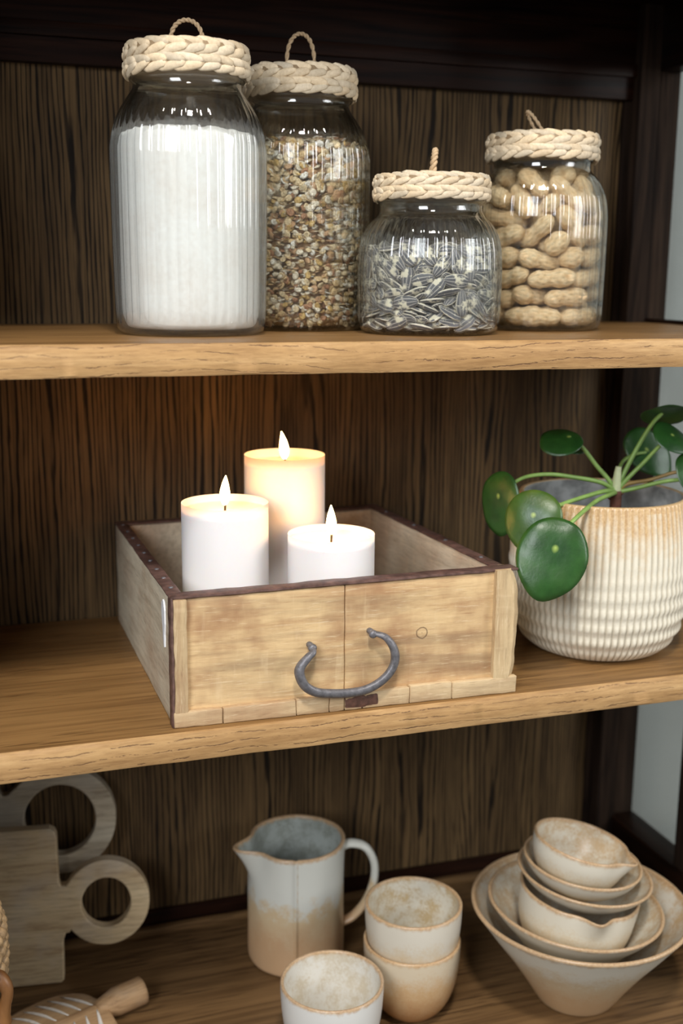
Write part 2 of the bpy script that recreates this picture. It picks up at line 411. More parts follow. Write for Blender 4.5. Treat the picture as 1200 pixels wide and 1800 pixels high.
# flour
t = NT('flour'); f = t.noise(t.coord(), 260, 5, .65); f2 = t.noise(t.coord(), 24, 3)
c = t.mix(.5, t.ramp(f, [(.3, lin(240, 230, 222)), (.6, lin(254, 249, 245))]), t.ramp(f2, [(.3, lin(240, 230, 222)), (.6, lin(252, 249, 246))]))
t.base(c); t.bump(f, .35, .0008); M['flour'] = t.set(Roughness=.95)
def flour():
    R = .0590; prof = [(0, .0050), (.03, .0050), (.050, .0056), (.0560, .0085), (R-.001, .016), (R, .03), (R, .08), (R, .12), (R, .152), (R-.0005, .163), (R-.003, .1665), (.05, .168), (.04, .170), (.03, .170), (.02, .171), (.01, .172), (0, .172)]
    prof = profile(prof, 3)
    def rf(r, z, t, i): return r+(.0009*abs(math.cos(NF*t/2)) if z > .015 and z < .16 else 0)+(.0012*noise.noise((math.cos(t)*2, math.sin(t)*2, z*60)) if r < R-.002 and z > .1 else 0)
    def zf(r, z, t, i):
        if z < .15: return z
        x, y = r*math.cos(t), r*math.sin(t); k = min(1, (z-.15)/.012)
        return z+k*(.0035*noise.noise((x*45, y*45, 2))+.0026*noise.noise((x*150, y*150, 5))+.0012*noise.noise((x*420, y*420, 1)))
    return lathe(prof, NF*8, rf, zf=zf)
o = obj('flour', flour(), M['flour'], None, True, J1); tag(o, 'fine white flour filling the leftmost tall glass jar', 'flour', kind='stuff')

# oat flakes
t = NT('oat_flakes'); a = t.add('ShaderNodeAttribute', attribute_name='tint'); f = t.noise(t.coord(), 700, 3)
t.base(t.mix(1.0, a.outputs['Color'], t.ramp(f, [(.35, lin(190, 175, 155)), (.6, lin(255, 255, 255))]), 'MULTIPLY')); t.bump(f, .3, .0006)
M['oats'] = t.set(Roughness=.7)
def oats():
    bm = bmesh.new(); lay = colattr(bm); rng = random.Random(9)
    lathe([(0, .0055), (.0545, .0055), (.0545, .165), (.045, .169), (0, .168)], 40, bm=bm)
    for v in bm.verts: v[lay] = lin(176, 140, 100)
    pal = [((238, 216, 176), 6), ((228, 198, 150), 4), ((208, 168, 128), 3), ((184, 136, 100), 2), ((246, 236, 216), 5), ((248, 245, 238), 2), ((212, 178, 112), 2)]
    cols = [lin(*c) for c, w_ in pal]; wts = [w_ for c, w_ in pal]
    def flake(c, nrm, L, W, T, col):
        q = nrm.to_track_quat('Z', 'Y') @ Quaternion((0, 0, 1), rng.uniform(0, 6.28)); n = 9
        cup = rng.uniform(-.25, .25); fold = rng.random() < .5
        ctrT = bm.verts.new(c+q @ Vector((0, 0, T*(.1 if fold else .6)))); ctrB = bm.verts.new(c+q @ Vector((0, 0, -T*.5)))
        R1 = []
        for k in range(n):
            a_ = 2*PI*k/n; rr = 1+rng.uniform(-.12, .12)
            x, y = L*.5*math.cos(a_)*rr, W*.5*math.sin(a_)*rr
            R1.append(bm.verts.new(c+q @ Vector((x, y, cup*x*x/L*2+T*.12*math.sin(3*a_)))))
        RM = [bm.verts.new(c+q @ Vector((L*.30*math.cos(2*PI*k/n), W*.30*math.sin(2*PI*k/n), T*.55))) for k in range(n)]
        for k in range(n):
            k2 = (k+1) % n
            bm.faces.new((R1[k], R1[k2], RM[k2], RM[k])); bm.faces.new((RM[k], RM[k2], ctrT)); bm.faces.new((R1[k2], R1[k], ctrB))
        d = tuple(x*.72 for x in col[:3])+(1,)
        for v in R1+RM+[ctrB]: v[lay] = col
        ctrT[lay] = d if fold else col
    for i in range(6200):
        t_ = rng.uniform(0, 2*PI); zz = rng.uniform(.0065, .169)
        e = Vector((math.cos(t_), math.sin(t_), 0)); r = .0602-abs(rng.gauss(0, .0022))
        if zz < .014: r -= (.014-zz)*.45
        big = zz > .12 and rng.random() < .6
        s = rng.uniform(.0085, .0118) if big else rng.uniform(.0058, .0090)
        flat = rng.random() < (.55 if big else .38)
        nrm = (e+Vector((rng.uniform(-.5, .5), rng.uniform(-.5, .5), rng.uniform(-.5, .5)))) if flat else (Vector((0, 0, 1))+Vector((rng.uniform(-.6, .6), rng.uniform(-.6, .6), 0))+e*rng.uniform(-.3, .5))
        r -= 0 if flat else s*.38
        flake(e*r+Vector((0, 0, zz)), nrm.normalized(), s, s*rng.uniform(.65, .9), .0012, rng.choices(cols, wts)[0])
    for i in range(900):
        t_ = rng.uniform(0, 2*PI); rr = .054*math.sqrt(rng.random()); x, y = rr*math.cos(t_), rr*math.sin(t_)
        s = rng.uniform(.006, .010)
        flake(Vector((x, y, .169+.005*noise.noise((x*40, y*40, 3))+rng.uniform(0, .003))), Vector((rng.uniform(-.6, .6), rng.uniform(-.6, .6), 1)).normalized(), s, s*.75, .0012, rng.choices(cols, wts)[0])
    return bm
o = obj('oat_flakes', oats(), M['oats'], None, True, J2); tag(o, 'mixed pale and brown oat flakes filling the jar behind the flour', 'oats', kind='stuff')

# peanuts and seeds: resting places
def place(rec, origin):
    k, x, y, z, qw, qx, qy, qz = rec
    return k, origin+Vector((x, y, z))*1e-4, Quaternion((qw, qx, qy, qz)).normalized()
def rows(flat): return [flat[i:i+8] for i in range(0, len(flat), 8)]
# eight whole numbers each: kind, position in tenths of a millimetre, turn
PEANUTS = [2,499,-49,146,58,53,-45,40, 0,-231,453,144,11,57,41,69, 1,-512,-31,145,63,-66,26,28, 0,340,379,147,50,67,2,53, 2,-256,-431,146,65,56,43,26,
3,-29,-341,147,25,-39,55,-68, 0,99,507,281,30,-12,5,-93, 0,39,-510,326,43,59,-42,-52, 0,206,-465,145,69,23,-67,6, 0,-472,208,277,17,-91,34,-1,
2,96,26,146,7,-66,25,69, 0,-205,-158,144,16,70,-2,-68, 3,270,163,147,72,-42,-53,8, 0,463,229,545,48,71,49,-7, 0,-247,190,145,18,34,60,69,
1,-458,-13,360,68,-17,-31,63, 2,139,315,240,11,-42,-5,-89, 1,-280,390,354,61,-15,47,60, 0,213,-225,181,22,-49,28,-79, 2,400,111,309,73,-55,33,19,
0,486,-164,373,66,62,-37,15, 3,-75,398,300,16,22,-74,59, 1,-367,-191,324,76,-32,51,-20, 1,-261,-370,338,24,-72,17,-61, 0,-58,175,323,71,-23,-64,12,
0,-95,-17,291,60,-2,-77,-16, 0,237,118,421,29,4,55,77, 0,-112,-501,506,58,-50,-53,34, 0,-300,307,533,47,-49,-61,38, 3,-59,509,490,17,-51,-28,78,
0,226,466,583,11,-39,14,89, 2,-494,167,967,4,0,1,99, 2,100,286,554,29,61,-64,-35, 1,32,-268,320,26,70,-10,64, 1,-435,-280,509,48,6,61,-61,
0,-246,33,457,57,-73,-5,34, 0,306,-412,517,66,34,-65,10, 0,109,-156,474,52,69,37,31, 1,-400,147,618,60,5,-78,-10, 3,-32,103,507,30,52,-38,-69,
3,500,-136,575,70,-56,-14,-40, 0,-296,306,739,53,-44,-59,40, 0,-119,-289,498,14,-60,39,-67, 3,339,-56,485,28,19,74,56, 1,-141,500,682,38,-60,13,-67,
0,-132,-205,682,61,37,-49,-48, 0,-203,-402,678,42,-61,44,-49, 0,254,455,866,18,-13,95,-14, 2,339,79,644,30,66,-41,-53, 1,-448,-48,605,82,-28,-43,22,
2,233,-227,646,61,59,-50,3, 3,91,-507,704,4,78,-10,-60, 2,27,431,855,18,53,-77,27, 3,-458,-243,701,75,58,5,28, 2,393,-320,729,75,-47,44,5,
1,517,56,867,61,-50,33,50, 3,-72,-511,839,61,38,11,68, 0,407,323,901,3,-55,80,-19, 3,-168,-8,657,82,-9,-52,18, 0,59,-324,819,58,44,55,39,
2,-483,-162,885,79,57,17,2, 1,246,36,816,26,-48,43,-70, 1,-319,-24,846,39,35,-39,74, 0,450,241,1156,69,-11,-40,-58, 0,-434,-100,1071,15,-56,32,74,
0,-68,141,753,85,17,-42,-21, 0,82,-516,996,22,-78,51,-24, 3,113,-125,788,11,-82,23,50, 0,-390,336,1117,3,-57,-80,-15, 3,342,-392,920,51,68,1,-51,
0,-229,-388,936,53,41,-27,68, 3,213,253,845,39,13,-84,-32, 1,31,269,967,51,33,-78,-8, 0,-191,486,958,86,-19,18,-41, 1,300,177,1037,1,56,-72,40,
0,-58,-43,895,1,-34,-53,-76, 0,258,-241,1025,39,-36,79,28, 0,506,-120,1010,24,-22,-39,-85, 1,450,-241,1154,86,-36,27,21, 2,-147,-337,1126,50,26,43,-68,
1,363,20,1165,91,-25,29,0, 2,88,-147,1002,54,26,-65,45, 1,-53,135,1446,73,48,46,12, 0,-165,275,1118,35,72,-39,44, 0,-292,147,995,33,9,-46,81,
0,52,-473,1285,87,-16,-41,16, 1,273,-385,1301,14,-61,74,-20, 3,65,121,1120,55,76,-32,5, 1,297,-182,1279,30,-62,-70,10, 0,144,428,1153,27,-58,15,-74,
0,216,374,1373,29,60,-17,71, 0,-23,-91,1157,65,2,51,-55, 2,-323,-256,1228,19,17,-85,45, 1,209,87,1263,68,-65,4,-31, 2,-20,333,1298,36,-1,-74,-55,
0,-471,6,1291,44,-40,-48,-63, 3,52,-331,1470,48,-13,-80,-32, 0,-178,101,1246,43,-44,46,-63, 1,-338,90,1459,59,66,19,-41, 0,249,-53,1537,0,-37,57,72,
2,59,300,1512,39,35,-65,-53, 3,134,-143,1398,3,35,-69,-62, 1,-250,-334,1398,38,86,-18,24, 1,376,37,1418,43,73,-21,47, 3,-246,337,1343,5,-15,75,-63,
3,-158,-34,1407,1,52,-58,61, 3,-101,-229,1315,39,24,15,87]
SEEDS = [0,-243,-386,90,16,-84,-31,-39, 1,460,-40,78,14,-7,-98,-7, 0,-485,64,126,6,43,88,-10, 0,392,213,100,2,81,23,-52, 1,-481,-75,72,3,43,-89,3,
2,398,-220,90,9,-89,24,36, 0,23,436,146,18,15,68,-68, 0,7,583,103,48,51,50,-49, 1,-115,-522,74,7,93,32,-4, 1,136,-519,72,74,7,-5,65,
0,-506,27,83,85,-17,16,46, 0,276,423,74,51,9,-1,84, 1,-44,-572,133,66,35,-29,58, 0,178,-423,84,20,-74,59,20, 0,-105,430,144,51,34,68,-37,
2,523,77,74,5,-93,-32,-8, 1,-549,-97,97,5,20,24,-94, 0,451,-65,154,29,14,-91,-23, 1,-345,323,73,4,83,-53,11, 0,129,476,73,4,97,20,-8,
0,-19,-479,127,38,16,-34,-83, 0,20,-490,94,34,-38,1,85, 0,-526,172,84,10,94,-21,22, 2,463,276,74,18,-9,-1,-97, 0,-402,-166,131,51,12,74,39,
0,428,80,155,57,-56,40,-43, 1,-176,426,72,6,85,-51,6, 0,183,478,116,80,-16,41,-38, 1,60,490,334,18,48,84,-7, 2,-32,-570,215,67,43,-17,56,
0,-554,-75,179,8,97,5,15, 0,547,208,116,73,23,-63,0, 0,-270,-485,80,1,84,49,-17, 0,275,-337,144,59,65,8,46, 1,-15,482,72,37,2,2,92,
0,34,513,166,69,-53,-48,-3, 0,-371,-346,74,11,-10,3,-98, 0,376,-369,73,6,-54,-82,-6, 0,-86,516,99,64,-39,15,63, 1,499,134,137,20,-78,-52,-25,
2,-491,-216,90,0,-41,89,18, 0,542,-91,79,6,9,-9,98, 0,-434,164,73,4,97,-19,8, 2,448,290,126,99,0,8,0, 0,103,-562,117,44,18,-51,70,
0,570,76,208,85,14,46,14, 2,-324,439,74,48,-7,5,86, 2,-42,528,258,44,-46,-39,65, 0,31,-459,242,65,44,18,58, 2,312,-445,102,14,-92,32,4,
0,-476,292,98,29,-29,25,87, 1,516,38,138,43,32,-20,81, 0,-465,-74,302,4,36,73,56, 0,164,-482,123,10,39,-90,-7, 0,-433,192,126,32,1,14,93,
0,505,-73,331,3,66,70,24, 0,-462,-50,141,95,15,22,-4, 2,544,-62,139,26,-23,-92,-2, 0,-126,568,147,19,12,-64,72, 0,263,436,129,14,-46,-86,7,
0,-456,-256,129,9,-77,-61,0, 0,-24,-533,319,22,-89,36,-4, 0,-92,480,228,52,-44,69,-22, 1,207,528,156,71,-14,33,59, 0,-384,272,305,44,-24,14,84,
1,468,-219,95,91,19,31,-11, 1,-148,567,415,39,45,-43,66, 0,486,10,265,18,-31,-10,-92, 1,-140,-420,142,62,63,-16,-42, 1,251,-469,152,14,-94,6,29,
0,-360,306,133,12,97,-13,4, 1,117,497,138,43,-20,-86,7, 1,-145,-531,185,75,30,-7,-57, 0,479,-16,217,41,21,15,86, 0,-477,-26,241,85,18,-38,30,
0,58,482,242,71,-13,31,-60, 2,-341,-299,159,25,-17,89,31, 0,169,-429,275,71,-22,39,-52, 0,-251,410,143,25,7,93,-20, 0,122,469,249,8,78,-52,-31,
1,-481,-168,172,17,-49,84,-7, 1,112,-475,218,65,22,72,-4, 1,-183,499,120,75,-20,-45,43, 0,573,-77,199,13,-49,27,-81, 0,-459,-361,109,54,13,-76,31,
0,513,-237,116,25,-89,5,34, 0,-277,494,135,7,77,-51,36, 0,415,154,251,70,-59,33,-17, 0,52,-492,289,17,25,-24,91, 0,433,-166,171,97,18,4,-12,
0,-507,59,183,53,-7,-28,-78, 0,356,359,83,14,24,-7,95, 0,-406,-267,220,32,-80,40,-29, 1,-126,-441,287,5,50,-80,31, 0,-434,363,131,19,82,-37,37,
0,344,439,151,80,5,30,50, 2,-181,-480,133,18,34,18,-89, 0,437,-319,139,24,-96,0,7, 0,235,537,219,28,59,48,-57, 0,392,242,201,16,74,44,-46,
0,-571,0,242,9,-87,-1,-47, 0,352,-281,178,12,-42,37,-81, 0,-445,-325,225,0,27,19,-93, 0,355,425,207,26,53,-80,2, 2,-64,-469,163,74,-37,-35,42,
0,455,-133,243,81,11,38,-41, 0,-445,124,208,91,-26,-22,-20, 0,-284,57,725,18,39,89,-2, 0,-99,-487,261,89,-12,-16,-39, 1,532,-249,182,6,59,-28,74,
1,66,561,271,19,54,-78,20, 2,586,-33,465,71,22,-60,-25, 0,-376,-407,145,17,-43,-11,-87, 1,179,-448,182,1,-84,21,49, 1,-436,249,179,34,24,89,-14,
1,514,145,199,96,-6,7,-24, 0,-458,15,337,85,-39,-33,-4, 0,-297,-449,229,19,-11,11,-96, 1,-170,470,214,21,1,96,-11, 1,-543,84,733,61,3,-78,0,
1,-282,-466,137,91,-12,33,17, 0,448,-299,205,15,-97,1,-9, 1,-327,334,185,8,-24,17,94, 0,49,574,199,37,59,-62,33, 1,-439,-209,319,22,2,-22,94,
1,362,-386,166,21,-77,-59,1, 0,81,551,730,69,-30,-5,-64, 1,-70,-466,760,33,73,-57,15, 0,-239,-421,187,22,-17,95,1, 2,282,-458,201,36,-79,-45,16,
2,-358,326,234,31,70,63,1, 0,300,356,164,49,-21,4,-83, 0,-345,-400,198,6,-17,1,-97, 2,72,-582,288,7,10,-70,-68, 0,-544,140,172,37,88,8,24,
0,533,-245,342,7,59,-23,76, 0,-229,-506,248,46,-20,8,-85, 0,-587,40,577,46,-47,-50,55, 2,-534,195,203,31,89,-5,31, 0,443,312,178,7,45,-87,8,
0,-528,-255,264,75,22,-60,8, 0,410,-206,287,39,-29,-82,-25, 0,-91,555,310,60,19,-43,-63, 0,473,305,230,27,-22,-10,-92, 1,-532,3,368,72,-51,-41,19,
1,185,-526,221,59,-13,30,-72, 1,-81,-8,722,6,24,96,0, 2,44,585,455,43,29,-56,62, 0,-6,-513,409,72,-23,-8,-64, 1,418,-392,233,39,-40,-3,82,
0,-349,471,182,62,43,62,-18, 0,563,4,359,17,16,86,42, 0,-567,-46,569,59,-56,-48,29, 0,530,-143,248,30,-87,20,30, 1,-486,329,202,17,-60,22,74,
0,350,453,263,79,-9,41,42, 0,416,-388,295,85,-7,-37,-33, 1,525,-196,282,4,-17,-95,-22, 0,-454,327,276,9,-87,39,23, 2,79,581,339,49,51,-56,41,
0,-476,-192,224,17,-82,49,-20, 1,202,-552,295,71,-59,-31,-20, 2,-456,134,262,26,33,87,-22, 0,512,51,297,64,-22,9,-72, 2,-519,-129,329,13,59,-1,-78,
0,-183,-558,417,40,9,-65,62, 0,-205,502,243,26,-49,77,-27, 0,491,167,270,90,-36,19,9, 0,-576,118,444,55,17,-74,-32, 0,272,-346,269,47,55,-15,66,
0,-441,229,255,26,60,70,-24, 2,180,457,266,25,-91,-18,25, 2,7,-587,476,51,-43,47,56, 0,256,-403,707,57,-67,46,5, 1,-570,145,312,73,-4,64,-19,
0,353,302,255,39,90,10,-1, 1,-310,429,287,34,-35,-85,-14, 2,197,-428,771,95,22,14,-10, 0,-361,443,259,30,-32,-86,-24, 0,278,369,259,28,-3,-86,39,
1,-508,-153,260,23,-65,70,-15, 0,510,-96,383,92,28,-22,-10, 0,-211,548,320,35,-62,43,53, 1,579,101,316,76,-14,62,-1, 0,-274,-338,255,38,60,20,-65,
1,456,-253,296,21,7,-29,92, 0,-265,407,228,5,-57,76,-27, 2,322,376,303,72,-12,48,47, 0,-190,-525,309,80,-10,8,57, 0,296,-486,263,72,55,5,40,
0,-449,54,385,7,29,-37,-87, 0,165,402,333,31,-60,-44,-57, 0,-530,-115,496,35,-4,-88,-29, 1,311,-499,356,36,70,-30,52, 2,228,541,379,0,-19,-66,71,
0,386,442,331,64,-14,63,40, 2,-56,-560,376,26,74,59,-13, 0,348,-364,251,25,48,-11,82, 0,-551,-157,375,11,-59,-16,77, 2,495,27,405,14,47,79,34,
2,-583,-59,312,19,-67,14,-69, 0,233,-427,313,19,27,-22,91, 0,-102,450,323,51,-47,-10,70, 0,512,288,308,11,60,25,-73, 2,-399,-429,288,26,-56,-31,-70,
0,146,-526,357,67,-37,-35,-52, 0,267,490,430,40,-56,61,36, 1,434,222,288,15,57,-74,28, 2,-2,535,442,56,20,-47,64, 1,78,-389,620,71,-29,22,58,
0,-513,103,336,37,85,-11,33, 0,205,470,322,31,53,-74,-23, 2,-144,-433,723,87,31,33,-13, 0,435,0,751,25,-10,-4,-95, 0,-131,533,744,33,10,82,-44,
2,245,437,373,30,86,-38,-4, 2,-155,-474,350,3,-32,89,-30, 2,366,-294,330,17,-14,-96,-13, 0,-441,330,328,6,-39,-91,-3, 0,416,334,320,39,-54,-4,-73,
0,-285,-451,318,26,95,6,0, 0,329,-400,352,15,-59,-78,-4, 0,-534,207,382,67,38,47,40, 1,557,130,468,42,0,-80,40, 0,-327,-317,313,7,-77,-49,-38,
0,273,-496,684,79,22,31,-47, 2,-251,377,324,29,66,-49,47, 1,373,251,368,17,-23,-36,-88, 0,-476,-324,353,46,19,-83,18, 0,-185,77,693,2,67,-73,10,
1,-124,486,362,93,-8,-33,-5, 0,71,517,394,17,-74,63,-11, 1,-393,-349,301,5,-78,-48,-38, 2,465,24,473,73,40,-31,-44, 2,-460,138,383,9,34,86,-36,
2,504,-229,426,13,-88,8,-43, 2,-316,-462,379,83,-25,13,45, 0,137,-572,569,69,-71,-3,3, 0,117,571,603,65,62,15,-37, 0,471,352,418,68,-32,64,11,
0,-388,-440,486,22,-17,-71,63, 2,561,-117,492,76,37,-41,-31, 1,-221,471,335,20,61,-31,69, 0,-288,-91,713,52,19,11,-81, 0,-292,-249,734,9,31,-92,17,
1,457,-105,404,33,-86,34,-14, 0,-6,572,562,71,51,-6,-45, 0,559,182,520,52,-14,-74,38, 1,-563,-148,675,52,21,72,37, 1,164,-456,374,11,79,56,-17,
2,-183,179,720,17,-68,63,29, 1,166,498,507,23,37,-66,60, 0,-29,-435,372,39,42,-63,50, 1,440,-264,360,97,10,16,0, 1,-48,577,653,2,25,-76,58,
2,329,-100,751,48,40,62,-44, 0,-472,-79,422,47,-83,-24,-10, 0,426,-405,400,74,-36,-53,-16, 1,-586,-54,441,64,0,76,4, 0,521,122,383,38,-17,-40,-80,
2,15,-583,640,9,-13,71,67, 0,115,-524,432,22,54,-79,10, 1,169,547,533,60,70,36,2, 0,244,258,695,34,47,79,15, 1,-275,-521,485,40,69,32,-48,
1,436,-383,581,41,80,-4,41, 0,-316,474,367,83,20,28,-43, 1,-535,-105,613,15,25,-57,75, 0,-485,-45,729,97,7,-4,-18, 0,553,12,537,56,-36,-38,63,
0,-365,261,726,73,47,-37,-30, 1,490,205,357,51,-16,-27,-79, 0,-426,133,747,4,-79,-60,-5, 2,-478,-253,391,59,-32,15,-71, 0,-473,286,390,90,6,41,-2,
1,308,437,462,28,3,75,58, 0,121,-526,675,58,-59,-50,-23, 0,460,124,428,24,83,42,24, 0,-5,522,601,14,-52,-55,-63, 0,199,-87,714,84,9,9,-51,
2,-441,-344,416,38,54,-72,-17, 0,366,-354,404,36,-7,5,92, 0,-172,561,508,50,-66,36,41, 1,295,507,539,17,35,49,-77, 0,-423,-195,393,13,-85,-41,28,
1,573,-57,705,25,72,-35,-53, 1,-226,-394,648,86,15,44,-14, 0,-215,286,698,1,90,24,-34, 2,-347,-368,775,20,40,17,-87, 1,471,-17,702,1,-82,55,6,
2,-545,61,515,46,-62,37,-50, 1,494,260,397,36,73,16,-55, 0,-341,-255,691,20,21,-92,21, 0,305,-296,684,28,54,-77,-15, 0,-447,358,441,16,77,-44,-42,
0,534,205,753,29,-67,3,-67, 0,-172,-323,698,44,-14,-87,-13, 1,520,45,756,90,0,-33,25, 0,-244,514,766,73,-35,-45,-37, 2,392,420,475,68,52,-37,-34,
2,-505,-301,573,66,41,-61,-8, 0,557,-134,649,21,45,13,84, 1,-122,525,462,66,-70,9,20, 0,189,154,671,77,39,-12,-47, 0,-531,-18,647,51,24,50,64,
0,261,-494,760,76,19,41,-44, 2,-145,493,694,16,66,-59,42, 0,-5,494,479,52,-69,45,17, 0,-124,-574,601,66,-65,27,21, 2,-217,196,630,41,-2,-21,-87,
0,-567,153,620,56,-33,63,-40, 0,473,312,497,88,15,-42,10, 0,-487,-251,755,93,-1,-17,29, 0,233,-504,432,33,0,29,89, 1,-279,495,440,26,-58,59,47,
0,249,18,759,54,0,-16,-81, 1,-545,-212,526,71,16,56,37, 2,220,-405,415,28,27,87,-26, 0,36,517,700,93,-22,0,-26, 0,158,250,604,3,-96,21,-10,
1,-51,-532,493,28,-29,35,83, 0,399,262,552,86,-24,-43,0, 1,-428,-140,683,37,86,-30,-14, 1,569,112,650,63,-7,76,2, 2,-163,-438,392,8,-49,82,-24,
1,499,-253,774,19,-90,11,36, 0,-503,66,670,3,-82,-13,-54, 0,526,-11,595,27,-34,-42,78, 0,-454,-35,592,51,-48,50,-49, 2,271,-493,479,38,-10,32,85,
0,-72,483,566,62,69,26,-25, 0,259,500,723,55,-37,56,48, 1,-316,-337,375,91,11,-12,35, 0,521,-127,529,50,48,-13,-70, 2,-202,546,648,47,73,-30,37,
0,406,140,475,4,18,19,95, 1,-506,-176,545,44,-50,-60,42, 1,304,-417,479,92,-30,22,-2, 0,-76,494,656,36,1,-32,-87, 1,212,439,458,35,-50,-39,-68,
1,-444,-269,460,56,-46,11,-67, 0,502,-291,494,55,38,72,12, 0,-224,518,545,46,35,-51,63, 0,-23,148,710,79,0,8,-59, 0,-154,-153,737,5,93,21,-27,
1,105,-564,735,27,-55,59,50, 0,-522,148,518,50,59,-40,-47, 0,133,-371,696,7,9,-13,97, 0,-174,-503,478,34,-14,-40,-83, 0,255,-516,585,41,56,-46,54,
0,-83,363,681,29,49,-2,-81, 2,188,375,736,2,98,-9,9, 0,-454,-365,649,43,-79,1,-40, 2,125,-451,726,63,35,-12,67, 0,-330,341,739,30,20,-2,-92,
2,172,265,691,88,-29,-27,24, 1,-290,-450,461,6,-1,54,83, 2,480,-179,749,9,80,-56,-16, 0,-57,-357,722,34,-65,42,-51, 0,56,331,720,7,-45,-88,3,
0,-309,-376,435,64,-23,21,69, 2,180,-486,525,41,-62,18,63, 2,-491,42,529,62,46,-48,-40, 1,446,241,416,36,74,13,-54, 1,-463,-123,524,57,-46,47,-47,
0,240,206,617,75,-17,-59,19, 2,-15,441,477,61,-75,15,13, 1,333,304,402,26,90,19,-26, 1,-229,-522,570,55,-44,-37,-59, 1,224,-308,686,57,27,-73,20,
1,-404,289,382,52,-38,-75,3, 0,365,360,463,75,49,-41,9, 0,-374,-350,471,36,-32,36,79, 0,65,443,405,63,21,-40,61, 1,-429,357,633,39,-73,-7,54,
2,513,241,611,37,41,66,49, 0,-388,-427,694,79,45,-39,4, 0,399,-418,510,45,83,-7,30, 2,-410,421,518,44,-15,65,-58, 0,505,128,529,77,-16,-44,41,
1,-426,-346,570,22,62,12,-73, 0,320,-446,623,21,-24,-76,-54, 2,-244,425,669,26,48,71,-42, 1,466,362,595,25,-65,-20,-67, 0,115,-355,769,16,77,-60,-11,
1,-61,-552,728,53,47,57,-39, 2,-164,451,423,11,-50,-77,-35, 0,408,313,689,68,-18,14,-68, 1,-489,-183,639,24,-89,-15,32, 1,494,112,600,9,-77,34,-52,
1,-401,-29,498,32,-25,90,0, 1,109,522,617,22,-20,-65,-69, 1,-192,-418,442,87,-42,0,21, 2,474,-16,611,57,11,75,27, 0,-303,464,710,85,-50,8,-11,
1,244,510,628,22,19,47,-82, 0,-397,-36,654,84,-26,43,-15, 2,-76,-483,513,90,-40,5,4, 1,-438,363,747,52,38,75,-9, 0,12,-284,691,31,-2,86,39,
0,-110,-319,712,55,-26,-76,-16, 0,353,16,706,80,-34,-23,-41, 0,-354,269,384,23,46,-18,83, 1,49,-543,543,70,-69,8,10, 1,-482,-239,667,25,-89,-16,31,
1,58,-448,453,77,-38,-5,-49, 0,-253,460,492,45,-62,47,41, 0,114,455,529,2,17,82,53, 0,435,-109,704,34,45,72,-38, 0,480,221,691,51,-65,31,-46,
0,42,416,563,82,44,2,35, 0,102,455,730,32,-8,-85,-38, 0,-178,-453,650,79,27,38,-36, 1,33,-475,684,46,-7,39,78, 1,119,-173,642,2,-11,28,-94,
2,443,357,736,54,34,-75,9, 0,-447,132,454,34,90,-9,-21, 1,541,89,714,4,-74,-33,-57, 0,-289,195,699,96,5,23,-7, 2,114,-244,752,27,54,-76,17,
2,-122,-518,680,69,-66,-19,20, 2,437,-210,443,28,59,71,19, 0,295,397,711,84,3,-5,-52, 0,-82,387,749,9,93,-17,27, 1,-50,238,729,46,65,-56,17,
0,358,-334,766,2,69,-66,26, 0,-509,296,566,65,32,67,0, 1,215,17,692,69,-26,-3,-66, 0,154,-321,652,20,-85,-46,10, 0,414,-235,661,57,23,77,13,
0,-481,159,639,34,-56,-39,63, 2,355,100,716,33,-65,28,61, 1,-395,-211,440,20,-45,-1,-86, 1,520,-182,619,3,-78,-18,58, 2,-105,428,557,56,74,33,-9,
1,299,346,461,33,66,35,-56, 2,-414,-303,694,81,24,-51,4, 0,-17,-365,672,10,66,37,63, 1,-487,217,491,53,-9,-80,24, 2,-257,-36,694,72,23,2,-64,
0,-414,-239,621,13,-73,-3,-65, 1,200,-465,633,65,39,21,-61, 0,-428,235,474,46,25,-84,-7, 0,356,-41,672,59,1,9,79, 2,-245,-440,535,81,-36,31,32,
1,482,-226,541,8,36,-11,-91, 0,-487,271,707,28,-11,87,-36, 1,377,327,755,35,-27,-3,-89, 0,-324,-450,589,47,-3,-70,51, 0,-57,-433,636,4,-19,53,81,
1,-205,479,592,39,-52,67,34, 0,199,405,530,83,26,18,-44, 2,-246,-520,706,30,-12,78,53, 0,399,-339,483,23,-49,30,77, 0,-342,468,592,76,-62,-14,-2,
1,361,450,613,61,-68,34,-18, 1,-109,-441,545,49,84,-4,18, 0,-28,-495,591,21,-13,-85,44, 2,-21,220,648,8,98,0,7, 0,245,104,716,73,49,28,-35,
0,-416,-116,554,59,15,-75,-23, 0,91,-458,508,1,-35,-85,37, 0,-286,404,403,14,-75,-57,-26, 0,443,-111,615,45,17,-86,11, 1,-499,233,609,14,58,-59,-52,
2,50,-488,616,8,55,70,-42, 2,-187,396,731,35,-15,23,-88, 2,224,463,661,56,47,-50,44, 0,29,-415,544,71,-56,23,33, 0,428,-3,545,22,-52,7,-81,
0,-401,331,476,40,-42,-73,34, 2,-154,279,721,80,22,22,50, 1,-428,-255,527,62,31,-71,5, 2,380,-353,721,9,-19,8,96, 0,-360,211,506,16,1,-2,98,
2,-351,-354,633,39,64,46,46, 0,152,-361,530,54,42,54,-47, 0,475,-255,688,79,-6,59,-2, 0,79,75,709,29,88,35,5, 0,-420,68,548,41,4,-87,22,
1,374,-259,454,40,-30,-13,84, 2,-352,387,506,41,-25,47,-72, 0,-274,-20,628,28,-90,-1,-31, 1,196,383,666,15,69,-69,2, 1,38,-364,722,58,0,74,30,
2,-375,-233,552,73,34,-56,-14, 0,-339,-212,498,12,42,18,-87, 0,-329,-61,585,69,-21,68,3, 0,173,-411,511,81,-49,-19,-23, 2,177,405,616,18,71,-67,-3,
